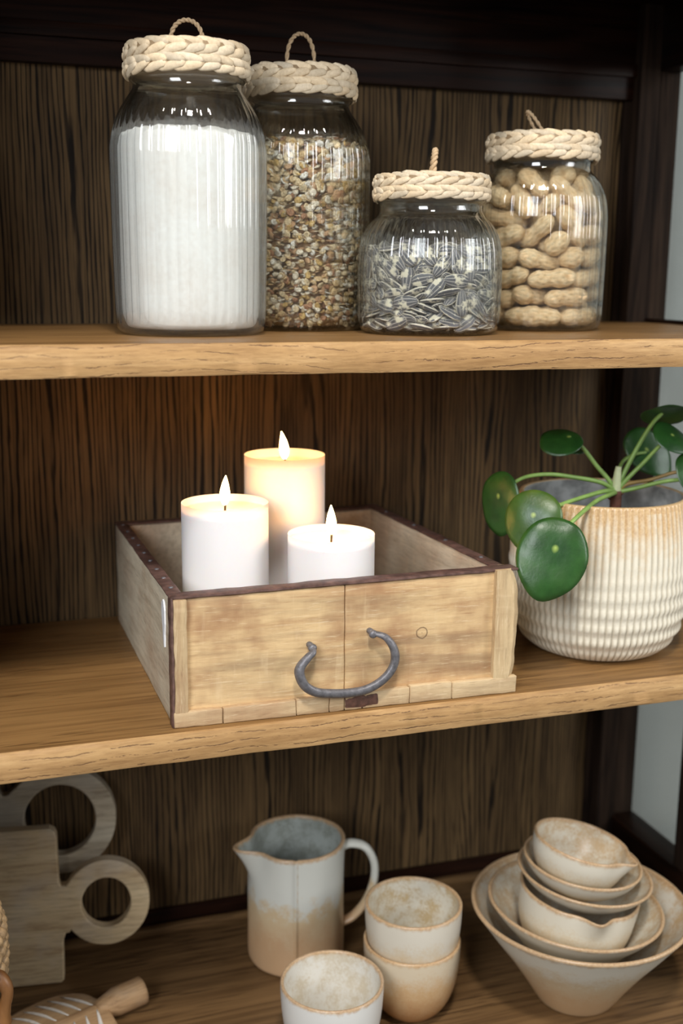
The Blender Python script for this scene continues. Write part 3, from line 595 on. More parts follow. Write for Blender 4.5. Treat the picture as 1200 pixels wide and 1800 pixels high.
2,356,389,596,17,48,56,-64, 1,-383,34,679,20,-63,-57,47, 0,372,-281,509,77,17,-21,-56, 2,-299,339,464,20,47,-23,82, 2,447,122,647,32,-46,55,-60,
1,-266,-138,659,4,-41,-89,14, 0,408,-63,484,9,-94,-11,29, 2,-165,-55,671,11,15,-3,-97, 2,23,407,655,29,52,-26,75, 1,-440,77,654,21,70,-24,-62,
1,402,-160,520,15,-87,41,-18, 1,-421,296,659,60,-14,-72,-28, 0,259,296,504,44,51,-71,14, 2,-137,356,607,0,60,60,-50, 1,211,-405,587,60,-31,32,65,
0,-298,416,606,19,35,78,-46, 0,442,222,517,48,-17,84,-10, 0,460,-251,597,16,95,20,8, 0,316,192,668,76,-59,2,-23, 0,413,179,649,75,57,21,22,
0,304,-376,528,39,6,-32,-85, 0,-142,384,488,12,71,-61,31, 0,151,343,562,73,-9,-7,66, 0,334,58,635,2,55,-82,-3, 1,-396,168,562,86,23,2,42,
1,365,163,524,18,96,0,13, 2,-31,-228,637,16,-81,-46,30, 0,-395,164,696,17,36,12,-90, 1,308,72,587,5,87,-48,3, 0,433,170,782,15,31,-92,10,
0,250,-187,737,58,13,29,-73, 1,-37,363,567,35,80,-38,-27, 0,384,258,655,68,-18,18,-67, 1,-206,-349,493,80,9,-28,50, 2,407,-363,629,79,-54,-8,25,
0,-238,356,537,86,34,22,-26, 1,79,218,657,47,0,-79,-36, 1,-298,-376,556,39,88,-2,-24, 1,356,-36,554,11,7,-98,-3, 0,-291,342,647,39,-27,38,78,
0,301,-363,608,14,0,-51,-83, 1,-293,-406,684,34,79,29,40, 0,55,-20,649,25,29,-14,90, 1,348,-226,741,10,-88,40,19, 2,-292,-306,587,0,-62,-49,60,
2,-62,60,673,94,-8,-7,29, 1,-188,284,555,17,88,-35,24, 1,81,-53,706,87,31,6,-35, 1,-222,79,636,72,12,12,-66, 0,-160,-295,598,67,-11,17,70,
2,-64,-111,626,6,6,-13,98, 0,296,-119,586,97,4,0,20, 1,-168,-145,627,34,11,-21,-90, 0,341,-57,615,25,49,-82,-9, 0,-379,149,639,37,-25,88,8,
1,302,333,544,23,30,-91,-4, 1,-253,-230,556,10,32,18,-92, 0,313,154,615,57,81,6,0, 1,62,-141,621,66,20,-3,71, 0,121,139,669,43,15,84,26,
0,-344,-154,602,1,-76,-22,-59, 2,-16,-349,552,49,28,-36,73, 0,-1,101,630,80,-10,4,57, 1,-374,-134,742,1,64,-75,-4, 0,348,-228,546,33,-5,93,-7,
0,216,-231,584,44,-66,-60,0, 1,302,325,597,59,-6,22,-76, 0,-250,155,590,82,-12,4,54, 0,82,-193,693,78,17,-3,58, 0,-142,-2,621,41,-17,2,89,
2,66,-267,628,53,36,-76,3, 0,-322,260,567,68,-12,33,-62, 1,55,319,671,10,59,78,-13, 2,-379,302,568,13,-91,22,30, 0,-328,72,584,3,53,-83,6,
1,-134,-395,609,30,40,-28,81, 0,86,341,613,15,97,-14,-8, 0,-319,196,637,95,11,-27,-4, 0,361,332,640,14,-56,72,36, 0,-234,-256,689,14,-89,24,-32,
2,282,-284,782,9,-89,43,-1, 1,310,249,587,3,-1,-50,85, 1,-34,-106,682,36,9,8,-91, 1,-181,-370,568,87,-4,24,-40, 1,-260,292,622,24,4,-29,-92,
0,34,280,592,3,10,9,98, 0,-142,-236,618,90,-21,6,35, 2,345,-157,650,63,-15,25,-70, 0,254,-221,633,41,-80,-39,12, 2,183,12,648,21,94,-22,-2,
2,-224,-221,641,72,24,-20,-61, 0,216,-300,552,63,60,-20,42, 1,-161,282,616,91,-26,4,27, 1,248,-120,649,58,-11,12,-79, 2,29,122,746,10,-40,-90,0,
1,300,-276,615,27,-81,38,33, 0,-95,219,602,31,-5,10,93, 2,181,-79,616,18,-13,-4,-96]
t = NT('peanut_shell'); v = t.coord(); a = t.add('ShaderNodeAttribute', attribute_name='tint')
rnd = t.add('ShaderNodeObjectInfo').outputs['Random']; f = t.noise(v, 160, 4, .6)
c = t.ramp(f, [(.28, lin(204, 168, 122)), (.46, lin(234, 206, 164)), (.7, lin(246, 226, 192))])
c = t.mix(t.math('MULTIPLY', rnd, .30), c, lin(212, 170, 124)); c = t.mix(.75, c, t.mix(1.0, c, a.outputs['Color'], 'MULTIPLY'))
t.base(c); t.bump(t.noise(v, 420, 4, .7), .35, .001); M['peanut'] = t.set(Roughness=.75)
def peanut_mesh(L, R, kind, seed):
    bm = bmesh.new(); lay = colattr(bm); rng = random.Random(seed); NS, NR = 44, 40; rings = []
    bend = rng.uniform(-.05, .05)
    for i in range(NS+1):
        u = i/NS; x = 2*u-1
        if kind == 2: env = math.sqrt(max(0, 1-abs(x)**2.6))*(1-.24*math.exp(-((x-.06)/.30)**2))*(1-.07*x)
        elif kind == 3: env = math.sqrt(max(0, 1-abs(x)**2.7))*(1-.16*math.exp(-((x-.33)/.16)**2)-.14*math.exp(-((x+.35)/.16)**2))
        else: env = math.sqrt(max(0, 1-abs(x)**2.1))*(1-.05*x)
        if i in (0, NS): rings.append([bm.verts.new((bend*L*x*x, 0, L/2*x))]); continue
        ring = []
        for k in range(NR):
            t_ = 2*PI*k/NR
            rib = abs(math.sin(5.5*t_+.5*math.sin(x*7)))            # long ridges
            cross = math.sin(x*L*330+2*math.sin(5*t_))
            d = -.00075*(1-rib)**3+.00026*cross*(.4+rib)+.0005*noise.noise((math.cos(t_)*1.5, math.sin(t_)*1.5, x*3+seed))
            r = max(.0003, R*env+d)
            vv = bm.verts.new((r*math.cos(t_)+bend*L*x*x, r*math.sin(t_), L/2*x)); ring.append(vv)
            s = 1-.42*(1-rib)**3-.12*max(0, -cross); vv[lay] = (s, s*.95, s*.88, 1)
        rings.append(ring)
    for A, B in zip(rings, rings[1:]):
        for k in range(NR):
            if len(A) == 1: bm.faces.new((A[0], B[(k+1) % NR], B[k]))
            elif len(B) == 1: bm.faces.new((A[k], A[(k+1) % NR], B[0]))
            else: bm.faces.new((A[k], A[(k+1) % NR], B[(k+1) % NR], B[k]))
    for r_ in (rings[0][0], rings[-1][0]): r_[lay] = (.6, .5, .4, 1)
    me = bpy.data.meshes.new('peanut'); bm.normal_update(); bmesh.ops.recalc_face_normals(bm, faces=bm.faces); bm.to_mesh(me); bm.free()
    for p in me.polygons: p.use_smooth = True
    me.materials.append(M['peanut']); return me
PM = [[peanut_mesh(.048, .0098, 2, s) for s in (1, 2, 3)], [peanut_mesh(.040, .0098, 2, s) for s in (4, 5)], [peanut_mesh(.055, .0100, 3, s) for s in (6, 7)], [peanut_mesh(.026, .0102, 1, s) for s in (8, 9)]]
proto = None
for i, rec in enumerate(rows(PEANUTS)):
    k, p, q = place(rec, J4)
    if proto is None:
        o = proto = bpy.data.objects.new('peanut', PM[k][0]); tag(o, 'tan ridged peanut in its shell inside the rightmost glass jar', 'peanut', 'peanuts in the rightmost jar'); o.rotation_mode = 'QUATERNION'
    else: o = proto.copy()
    o.data = PM[k][i % len(PM[k])]; COL.objects.link(o); o.location = p; o.rotation_quaternion = q
# sunflower seeds
t = NT('striped_seed'); v = t.coord(src='Object'); sp = t.add('ShaderNodeSeparateXYZ'); t.link(v, sp.inputs[0])
rnd = t.add('ShaderNodeAttribute', attribute_name='tint').outputs['Fac']; oi = t.add('ShaderNodeAttribute', attribute_name='across').outputs['Fac']
s_ = t.math('SINE', t.math('ADD', t.math('MULTIPLY', oi, 25.0), t.math('MULTIPLY', t.noise(v, 60, 2), 2.0)))
worn = t.noise(v, 110, 3, .6)
c = t.ramp(s_, [(.0, lin(96, 94, 97)), (.88, lin(134, 131, 134)), (.97, lin(206, 196, 180)), (1.0, lin(222, 212, 196))])
c = t.mix(t.ramp(worn, [(.53, 0.0), (.59, 1.0)]), c, lin(232, 222, 198)); c = t.mix(t.ramp(rnd, [(.55, 0.0), (.85, 1.0)]), c, lin(224, 214, 194))
t.base(c); t.bump(t.noise(v, 500, 2), .2, .0005); M['seed'] = t.set(Roughness=.5)
def seed_verts(L, W, T):
    NS, NR = 12, 14; rings = []; att = []
    for i in range(NS+1):
        u = i/NS; x = 2*u-1; env = math.sqrt(max(0, 1-abs(x)**2.2))*(1-.16*x)
        env = env*(.95 if x > 0 else 1)
        if i in (0, NS): rings.append([Vector((0, L/2*x, 0))]); att.append([(0.5, 1)]); continue
        ring = []; aa = []
        for k in range(NR):
            th = 2*PI*k/NR; cx = math.cos(th); sz = math.sin(th)
            ring.append(Vector((W/2*env*cx, L/2*x, T/2*math.sqrt(max(0, 1-x*x*.9))*(abs(sz)**1.25)*(1 if sz > 0 else -1))))
            aa.append((.5+.5*cx, max(.0, abs(cx)**6)))
        rings.append(ring); att.append(aa)
    return rings, att
def seed_into(bm, la, lb, sv, mtx, rv):
    rings, att = sv; out = []
    for ring, aa in zip(rings, att):
        o_ = []
        for p, (ac, ed) in zip(ring, aa):
            v_ = bm.verts.new(mtx @ p); v_[la] = (ac, ac, ac, 1); v_[lb] = (ed, ed, ed, 1); o_.append(v_)
        out.append(o_)
    for A, B in zip(out, out[1:]):
        n = max(len(A), len(B))
        for k in range(n):
            if len(A) == 1: bm.faces.new((A[0], B[(k+1) % n], B[k]))
            elif len(B) == 1: bm.faces.new((A[k], A[(k+1) % n], B[0]))
            else: bm.faces.new((A[k], A[(k+1) % n], B[(k+1) % n], B[k]))
SV = [seed_verts(.0236, .0132, .0046), seed_verts(.0216, .0124, .0044), seed_verts(.0250, .0138, .0048)]
def new_seed_bm():
    bm = bmesh.new(); return bm, bm.verts.layers.float_color.new('across'), bm.verts.layers.float_color.new('tint')
SMESH = []
for sv in SV:
    bm, la, lb = new_seed_bm(); seed_into(bm, la, lb, sv, Matrix.Identity(4), 0)
    me = bpy.data.meshes.new('sunflower_seed'); bmesh.ops.recalc_face_normals(bm, faces=bm.faces); bm.to_mesh(me); bm.free()
    for p in me.polygons: p.use_smooth = True
    me.materials.append(M['seed']); SMESH.append(me)
recs = [place(r, J3) for r in rows(SEEDS)]
toc = Vector((-.42, -.9, 0)).normalized()
def seen(r):
    d = r[1]-J3; rad = math.hypot(d.x, d.y); s = (d.x*toc.x+d.y*toc.y)
    return s+(.012 if d.z > .075 else 0)+(.5*rad)
recs.sort(key=seen, reverse=True)
first = None
for k, p, q in recs[:300]:
    if first is None:
        o = first = bpy.data.objects.new('sunflower_seed', SMESH[k]); o.rotation_mode = 'QUATERNION'
        tag(o, 'grey and cream striped sunflower seed inside the short glass jar', 'seed', 'sunflower seeds in the short jar')
    else: o = first.copy()
    o.data = SMESH[k]; COL.objects.link(o); o.location = p; o.rotation_quaternion = q
bm, la, lb = new_seed_bm()
for k, p, q in recs[300:]: seed_into(bm, la, lb, SV[k], Matrix.Translation(p-J3) @ q.to_matrix().to_4x4(), 0)
o = obj('sunflower_seeds', bm, M['seed'], None, True, J3)
tag(o, 'heap of striped sunflower seeds at the back and middle of the short jar', 'seeds', kind='stuff')

# ---------------------------------------------------------------- wooden brick mould box
BO = Vector((.300, .17, ZM))
def warp(bm):
    for v in bm.verts:
        x, y, z = v.co.x, v.co.y, v.co.z; s = (x-.1458)/.3
        v.co = Vector((x-(y-.0188)*(.015+.027*s)-BO.x, y-(x-.1486)*.016-BO.y, z*(1+.035*s)-.003*(y-.0188)/.31*(z/.11)))
    return bm
def rough_edges(bm, amp=.0006, f=70, seed=0):
    for v in bm.verts:
        p = v.co*f+Vector((seed, seed*2, 0)); v.co += Vector((noise.noise(p), noise.noise(p+Vector((9, 0, 0)))*.6, noise.noise(p+Vector((0, 9, 0)))))*amp
def board(bm, x0, x1, y0, y1, z0, z1, nx=10, nz=6):
    """a plank of many small cells so its faces and edges can be uneven"""
    size = (x1-x0, y1-y0, z1-z0); lo = (x0, y0, z0); big = max(size[0], size[1])
    cnt = [max(1, int(round(nx*size[a]/big))) if a < 2 else (nz if size[2] > .02 or nz > 1 else 1) for a in range(3)]
    ts = []
    for a in range(3):
        e = min(.0012, size[a]*.25)/size[a]
        ts.append([0, e]+[e+(1-2*e)*i/cnt[a] for i in range(1, cnt[a])]+[1-e, 1])
    n = [len(t_)-1 for t_ in ts]; vs = {}
    def vert(i, j, k):
        if (i, j, k) not in vs:
            rim = [i in (0, n[0]), j in (0, n[1]), k in (0, n[2])]
            co = [lo[a]+size[a]*ts[a][(i, j, k)[a]] for a in range(3)]
            if rim.count(True) > 1:
                for a in range(3):
                    if rim[a]: co[a] += (.0004 if (i, j, k)[a] == 0 else -.0004)
            vs[(i, j, k)] = bm.verts.new(co)
        return vs[(i, j, k)]
    for i in range(n[0]):
        for j in range(n[1]):
            for k in (0, n[2]):
                f = [vert(i, j, k), vert(i+1, j, k), vert(i+1, j+1, k), vert(i, j+1, k)]; bm.faces.new(f if k else f[::-1])
    for i in range(n[0]):
        for k in range(n[2]):
            for j in (0, n[1]):
                f = [vert(i, j, k), vert(i+1, j, k), vert(i+1, j, k+1), vert(i, j, k+1)]; bm.faces.new(f[::-1] if j else f)
    for j in range(n[1]):
        for k in range(n[2]):
            for i in (0, n[0]):
                f = [vert(i, j, k), vert(i, j+1, k), vert(i, j+1, k+1), vert(i, j, k+1)]; bm.faces.new(f if i else f[::-1])
# weathered board material with saw marks, a knot and a crack line
def mould_mat(name, axis, a_, b_, d_, knot=None, offs=(0, 0, 0), dirt=.5):
    t = NT(name); g = t.coord(stretch(axis, .10), offs); g2 = t.coord((1, 1, 1), offs)
    n1 = t.noise(g, 46, 5, .6, 1.2); n2 = t.noise(g, 230, 4, .7, .3); n3 = t.noise(g2, 14, 4, .6); n4 = t.noise(t.coord(stretch('Z' if axis != 'Z' else 'X', .2), offs), 90, 3, .6)
    c = t.ramp(n1, [(.30, b_), (.50, a_), (.72, tuple(min(1, x*1.16) for x in a_[:3])+(1,))])
    c = t.mix(.35, c, t.ramp(n2, [(.3, d_), (.55, a_)]))
    c = t.mix(t.math('MULTIPLY', t.ramp(n3, [(.46, 0.0), (.66, 1.0)]), dirt), c, lin(150, 104, 70))
    c = t.mix(t.math('MULTIPLY', t.ramp(t.noise(g, 22, 4, .65, .8), [(.52, 0.0), (.70, 1.0)]), .55*dirt), c, lin(112, 92, 72))
    c = t.mix(t.math('MULTIPLY', t.ramp(n4, [(.60, 0.0), (.70, 1.0)]), .18), c, lin(232, 208, 168))
    scr = t.noise(t.coord(stretch(axis, .06), (offs[0]+2, 0, 1), (0, .12, 0)), 620, 3, .7)
    c = t.mix(t.math('MULTIPLY', t.ramp(scr, [(.60, 0.0), (.66, 1.0)]), .35), c, lin(236, 214, 178))
    c = t.mix(t.math('MULTIPLY', t.ramp(scr, [(.30, 1.0), (.37, 0.0)]), .45), c, d_)
    if knot:
        vv = t.coord((1, 1, 1)); dn = t.add('ShaderNodeVectorMath', operation='DISTANCE'); t.link(vv, dn.inputs[0]); dn.inputs[1].default_value = knot
        dd = t.math('ADD', dn.outputs['Value'], t.math('MULTIPLY', t.noise(vv, 220, 2), .0018))
        c = t.mix(t.ramp(t.math('MULTIPLY', dd, 100.0), [(.50, 0.0), (.57, .75), (.60, .75), (.67, 0.0)]), c, lin(84, 58, 38))
        c = t.mix(t.ramp(t.math('MULTIPLY', dd, 100.0), [(.10, .8), (.2, 0.0)]), c, lin(96, 66, 44))
    t.base(c); t.bump(t.math('ADD', t.math('MULTIPLY', n2, .6), n4), .5, .0009); return t.set(Roughness=.72)
KN = (.3685-BO.x, .0165-(.3685-.1486)*.016-BO.y, .0625)
M['mould_front'] = mould_mat('weathered_front', 'X', lin(216, 184, 136), lin(182, 140, 96), lin(150, 108, 70), KN, (0, 0, 0), .75)
M['mould_side'] = mould_mat('weathered_side', 'Y', lin(208, 196, 172), lin(178, 162, 136), lin(124, 106, 84), None, (3, 1, 0), .35)
M['mould_strip'] = mould_mat('weathered_strip', 'Z', lin(206, 180, 138), lin(178, 144, 104), lin(130, 98, 68), None, (1, 5, 2), .35)
M['mould_base'] = mould_mat('weathered_base_strip', 'X', lin(204, 178, 138), lin(172, 138, 100), lin(120, 88, 60), None, (6, 5, 2), .45)
M['iron'] = plain('forged_iron', lin(112, 110, 113), .45, .35, 240, .3, .4).m
M['strap'] = plain('rusty_strap', lin(112, 86, 78), .5, .35, 120, .45, .5).m
M['dark'] = plain('dark_hole', lin(20, 15, 12), .9).m
M['white_paint'] = plain('white_paint', lin(240, 242, 246), .35).m
crate = thing('brick_mould_box', 'shallow weathered wooden brick mould with iron handle on the middle shelf', 'box', BO)
def cbox(name, m, boxes, rough_=.0005, nx=14, nz=8, seed=0, label=None, parent=crate, smooth='auto', sub=True):
    bm = bmesh.new()
    for b in boxes:
        if sub: board(bm, *b, nx=nx, nz=nz)
        else: box(bm, *b, .0008)
    if rough_: rough_edges(bm, rough_, 75, seed)
    warp(bm)
    if parent is not crate: pass
    o = obj(name, bm, m, parent, smooth)
    if label: o['label'] = label
    return o
X0, X1, H = .1490, .4500, .1105
cbox('front_board', M['mould_front'], [(X0+.002, .2972, .0165, .029, .002, H-.0015), (.2979, X1-.002, .0168, .029, .002, H-.0015)], .0007, 22, 10)
cbox('rear_board', M['mould_side'], [(X0+.01, X1-.010, .318, .3285, .001, H-.002)], .0006, 14, 6, 3)
cbox('side_board', M['mould_side'], [(X0, X0+.0105, .0172, .3295, .0, H-.001)], .0006, 24, 8, 5, 'left side board, whitish and worn')
cbox('side_board', M['mould_side'], [(X1-.0105, X1, .030, .3295, .0, H-.001)], .0006, 24, 8, 8)
cbox('bottom_board', M['mould_front'], [(X0+.010, X1-.010, .029, .318, .0008, .0078)], 0, 10, 1, 2)
cbox('end_strip', M['mould_strip'], [(.1500, .1612, .0112, .0172, .010, H-.0008)], .0013, 1, 26, 11)
# right end strip: a thicker block that bulges past the side
bm = bmesh.new(); rings = []
sec = [(.4355, .0166), (.4355, .0112), (.4500, .0108), (.4560, .0165), (.4575, .030), (.4500, .031), (.4400, .0172)]
for i in range(25):
    z = .014+(H+.001-.014)*i/24; bul = .0035*math.sin(PI*i/24)**.6-.004*max(0, i/24-.86)/.14
    rings.append([bm.verts.new((x+(bul if x > .449 else 0)+(.0012*noise.noise((x*60, z*90, 1)) if x > .44 else 0), y+.0006*noise.noise((x*90, z*120, 4)), z)) for x, y in sec])
for A, B in zip(rings, rings[1:]):
    for k in range(7): bm.faces.new((A[k], A[(k+1) % 7], B[(k+1) % 7], B[k]))
bm.faces.new(rings[0]); bm.faces.new(rings[-1]); warp(bm); obj('end_strip', bm, M['mould_strip'], crate, 'auto')
xs = [.1485, .1895, .2530, .2825, .2960, .3120, .3560, .3960, .4590]
bm = bmesh.new()
for a, b in zip(xs, xs[1:]):
    hz = .0140+(.0025*(a-.15)/.3)
    board(bm, a+.0002, b-.0003, .0112-.0006*random.random(), .0172, .0002, hz+random.uniform(-.0008, .0006), 5, 3)
    board(bm, a+.0002, b-.0003, .0172, .0280, .0000, .0019, 3, 1)
rough_edges(bm, .0006, 110, 6); warp(bm); obj('bottom_strip', bm, M['mould_base'], crate, 'auto')
bm = bmesh.new(); board(bm, .2962, .3258, .0106, .0116, .0022, .0122, 6, 4); rough_edges(bm, .0012, 160, 2); warp(bm); 
o = obj('dark_stain_piece', bm, plain('stained_wood', lin(92, 62, 50), .7, 0, 160, .5, .4).m, crate, 'auto'); o['label'] = 'dark brown stained sliver of the bottom strip'
# metal straps along the top edges and down the corner, with studs
def strap(boxes, seed, nx):
    bm = bmesh.new()
    for b in boxes: board(bm, *b, nx=nx, nz=2)
    rough_edges(bm, .0007, 60, seed); warp(bm); return obj('metal_strap', bm, M['strap'], crate, 'auto')
strap([(.1488, .4585, .0150, .0300, H-.0012, H+.0014)], 1, 26)
strap([(X0-.0010, X0+.0112, .0170, .3305, H-.0006, H+.0014)], 2, 26)
strap([(X1-.0112, X1+.0010, .0300, .3305, H-.0006, H+.0014)], 3, 26)
strap([(X0+.008, X1-.008, .3175, .3300, H-.0012, H+.0010)], 4, 20)
bm = bmesh.new(); board(bm, X0-.0014, X0+.0012, .0120, .0240, -.0002, H+.0008, 1, 24); rough_edges(bm, .0007, 70, 9)
warp(bm); obj('corner_strap', bm, M['strap'], crate, 'auto')
def stud(x, y, z, r=.0022):
    bm = bmesh.new(); bmesh.ops.create_uvsphere(bm, u_segments=10, v_segments=6, radius=r)
    for v in bm.verts: v.co = Vector((x+v.co.x, y+v.co.y, z+v.co.z*.45))
    warp(bm); obj('stud', bm, M['iron'], crate)
for k in range(9): stud(X0+.0055, .045+.033*k, H+.0016)
for k in range(4): stud(X1-.0055, .060+.075*k, H+.0016)
# white paint mark on the left side
bm = bmesh.new(); pts = [(.0305, .102), (.0345, .098), (.0350, .088), (.0330, .078), (.0318, .068), (.0300, .060), (.0282, .061), (.0278, .072), (.0262, .082), (.0262, .094), (.0285, .101)]
va = [bm.verts.new((X0-.0013, .046+(y-.03)*1.5, z)) for y, z in pts]; vb = [bm.verts.new((X0+.0006, .046+(y-.03)*1.5, z)) for y, z in pts]
bm.faces.new(va); bm.faces.new(vb[::-1])
for i in range(len(pts)): j = (i+1) % len(pts); bm.faces.new((va[i], va[j], vb[j], vb[i]))
warp(bm); o = obj('paint_smear', bm, M['white_paint'], crate, False); o['label'] = 'smear of white paint'
# handle
hp = [(.2655, .0105, .0605), (.2660, .0060, .0570), (.2610, .0040, .0535), (.2545, .0040, .0460), (.2535, .0040, .0390), (.2580, .0040, .0290), (.2680, .0040, .0222), (.2820, .0040, .0195), (.2960, .0040, .0185), (.3110, .0040, .0195), (.3240, .0040, .0245), (.3340, .0040, .0330), (.3385, .0040, .0430), (.3370, .0040, .0540), (.3310, .0050, .0630), (.3250, .0080, .0660), (.3200, .0110, .0665)]
pp = spline(hp, 6); n = len(pp)
rr = [.0022+.0024*min(1, min(i, n-1-i)/22) for i in range(n)]
bm = bmesh.new(); tube(bm, pp, rr, 10, .8, (0, 1, 0)); warp(bm); hd = obj('handle', bm, M['iron'], crate)
for (x, z) in ((.2665, .0600), (.3205, .0670)):
    bm = bmesh.new(); tube(bm, [(x-.001, .019, z+.0005), (x, .0105, z)], [.0028, .0026], 10); 
    s = bmesh.ops.create_uvsphere(bm, u_segments=12, v_segments=8, radius=.0040)
    for v in s['verts']: v.co = Vector((x+v.co.x, .0098+v.co.y*.75, z-.0008+v.co.z*.9))
    warp(bm); obj('eyelet', bm, M['iron'], hd)

# ---------------------------------------------------------------- LED pillar candles
t = NT('candle_wax'); t.base(lin(238, 235, 234)); t.b.inputs['Subsurface Weight'].default_value = .35; t.b.inputs['Subsurface Radius'].default_value = (1, .62, .38)
t.b.inputs['Subsurface Scale'].default_value = .006; M['wax'] = t.set(Roughness=.45)
M['wick'] = plain('black_wick', lin(40, 32, 26), .8).m
t = NT('flame_glow'); t.n.remove(t.b); em = t.add('ShaderNodeEmission'); em.inputs[0].default_value = (1, .48, .13, 1); em.inputs[1].default_value = 115; t.link(em.outputs[0], t.out.inputs[0]); M['flame'] = t.m
def candle(label, x, y, ztop, r, lean):
    z0 = ZM+.0088; h = ztop-z0
    root = thing('pillar_candle', label, 'candle', (x, y, z0), (0, 0, 0), 'lit pillar candles in the wooden box')
    pr = [(0, 0), (r-.002, 0), (r-.0004, .001), (r, .003), (r, h-.004), (r-.0006, h-.0012), (r-.0025, h), (r-.006, h-.0006), (r*.55, h-.0022), (r*.25, h-.003), (0, h-.0032)]
    bm = lathe(profile(pr, 4), 72); obj('wax_body', bm, M['wax'], root)
    bm = bmesh.new(); tube(bm, [(0, 0, h-.006), (.0002, 0, h+.001), (.0005, 0, h+.0062)], [.0011, .0011, .0010], 8); obj('wick', bm, M['wick'], root)
    fl = [(0, .0), (.0018, .0008), (.0036, .004), (.0046, .0085), (.0043, .013), (.0033, .018), (.0018, .0228), (.0006, .0262), (0, .0272)]
    bm = lathe(profile(fl, 3), 20)
    for v in bm.verts: v.co = Vector((v.co.x+lean*v.co.z*v.co.z*30, v.co.y*.85, v.co.z+h+.0038))
    obj('flame', bm, M['flame'], root)
candle('medium white pillar candle with lit flame, leftmost in the wooden box', .2155, .1113, -.2082, .039, .05)
candle('tallest white pillar candle with lit flame, rearmost in the wooden box', .2894, .1780, -.1800, .039, -.14)
candle('shortest white pillar candle with lit flame, at the front right of the box', .3045, .0760, -.2330, .039, -.02)

# ---------------------------------------------------------------- ribbed pot and plant
t = NT('ribbed_glaze'); a = t.add('ShaderNodeAttribute', attribute_name='tint'); sp = t.add('ShaderNodeSeparateColor'); t.link(a.outputs['Color'], sp.inputs[0])
f = t.noise(t.coord(), 70, 4, .6); f2 = t.noise(t.coord(), 420, 3)
body = t.ramp(t.math('ADD', sp.outputs[0], t.math('MULTIPLY', t.math('SUBTRACT', f, .5), .5)), [(.15, lin(150, 146, 134)), (.5, lin(206, 196, 174)), (.85, lin(232, 224, 204))])
tan = t.ramp(f2, [(.3, lin(186, 142, 88)), (.7, lin(214, 180, 128))])
c = t.mix(t.ramp(t.math('ADD', sp.outputs[1], t.math('MULTIPLY', t.math('SUBTRACT', f, .5), .9)), [(.38, 0.0), (.92, .85)]), body, tan)
c = t.mix(sp.outputs[2], c, t.ramp(t.noise(t.coord(), 38, 3), [(.35, lin(124, 126, 124)), (.6, lin(188, 190, 188))]))
t.base(c); t.bump(f2, .15, .0006); M['pot'] = t.set(Roughness=.28)
def pot():
    bm = bmesh.new(); lay = colattr(bm); NRB = 80; seg = NRB*8
    out = profile([(.050, 0), (.058, .0006), (.0665, .004), (.0745, .012), (.0805, .022), (.0855, .040), (.0885, .064), (.0893, .090), (.0878, .118), (.0845, .142), (.0820, .156)], 6)
    inn = profile([(.0818, .1580), (.0795, .1585), (.0775, .1565), (.079, .14), (.082, .115), (.083, .09), (.078, .04), (.065, .012), (.0, .010)], 4)
    rings = []; 
    for i, (r, z) in enumerate([(0, .001)]+out+inn):
        outer = 0 < i <= len(out)
        if r < 1e-5: v = bm.verts.new((0, 0, z)); v[lay] = (1, 0, 1 if not outer and i > 1 else 0, 1); rings.append([v]); continue
        ring = []
        for k in range(seg):
            th = 2*PI*k/seg; rib = abs(math.cos(NRB*th/2)); m = min(1, max(0, (z-.001)/.004)) if outer else 0
            band = math.sin((z-.006)*2*PI/.0155+.6*math.sin(th*2)) * max(0, min(1, (.112-z)/.05)) * max(0, min(1, (z-.006)/.01))
            d = m*(.0016*(rib**.8-.6)+.0011*band*(.3+rib))
            v = bm.verts.new(((r+d)*math.cos(th), (r+d)*math.sin(th), z)); ring.append(v)
            top = max(0, min(1, (z-.050)/.105))
            tanv = (top**1.3)*(1.1-.25*rib)*1.0+(.5 if z > .153 else 0)+.25*max(0, -band)*(1-rib)
            v[lay] = ((.36+.64*rib) if outer else .6, tanv if (outer or z > .1575) else .0, 0 if (outer or z > .1575) else 1, 1)
        rings.append(ring)
    for A, B in zip(rings, rings[1:]):
        for k in range(seg):
            if len(A) == 1: bm.faces.new((A[0], B[k], B[(k+1) % seg]))
            elif len(B) == 1: bm.faces.new((A[k], A[(k+1) % seg], B[0]))
            else: bm.faces.new((A[k], A[(k+1) % seg], B[(k+1) % seg], B[k]))
    return bm
PO = Vector((.6005, .1103, ZM))
o = obj('plant_pot', pot(), M['pot'], None, True, PO); tag(o, 'cream ribbed stoneware pot with tan rim beside the wooden box', 'pot')
bm = lathe([(0, .09), (.0815, .09), (.0810, .108), (.06, .111), (.03, .112), (0, .113)], 60, zf=lambda r, z, t_, i: z+(.002*noise.noise((r*math.cos(t_)*120, r*math.sin(t_)*120, 1)) if z > .1 else 0))
o = obj('potting_soil', bm, plain('soil', lin(58, 44, 34), .95, 0, 200, .4, .8).m, None, True, PO); tag(o, 'dark potting soil inside the ribbed pot', 'soil', kind='stuff')
t = NT('leaf_green'); a = t.add('ShaderNodeAttribute', attribute_name='tint'); sp = t.add('ShaderNodeSeparateColor'); t.link(a.outputs['Color'], sp.inputs[0])
f = t.noise(t.coord(), 60, 3); oi = t.add('ShaderNodeObjectInfo')
c = t.ramp(f, [(.3, lin(24, 62, 22)), (.7, lin(40, 84, 32))])
c = t.mix(sp.outputs[1], c, lin(96, 112, 44)); c = t.mix(t.math('MULTIPLY', sp.outputs[0], .8), c, lin(176, 200, 100))
t.base(c); t.bump(t.noise(t.coord(), 190, 3), .25, .0009); t.b.inputs['Transmission Weight'].default_value = 0
M['leaf'] = t.set(Roughness=.36)
M['petiole'] = plain('petiole_green', lin(132, 164, 84), .45, 0, 60, .2).m
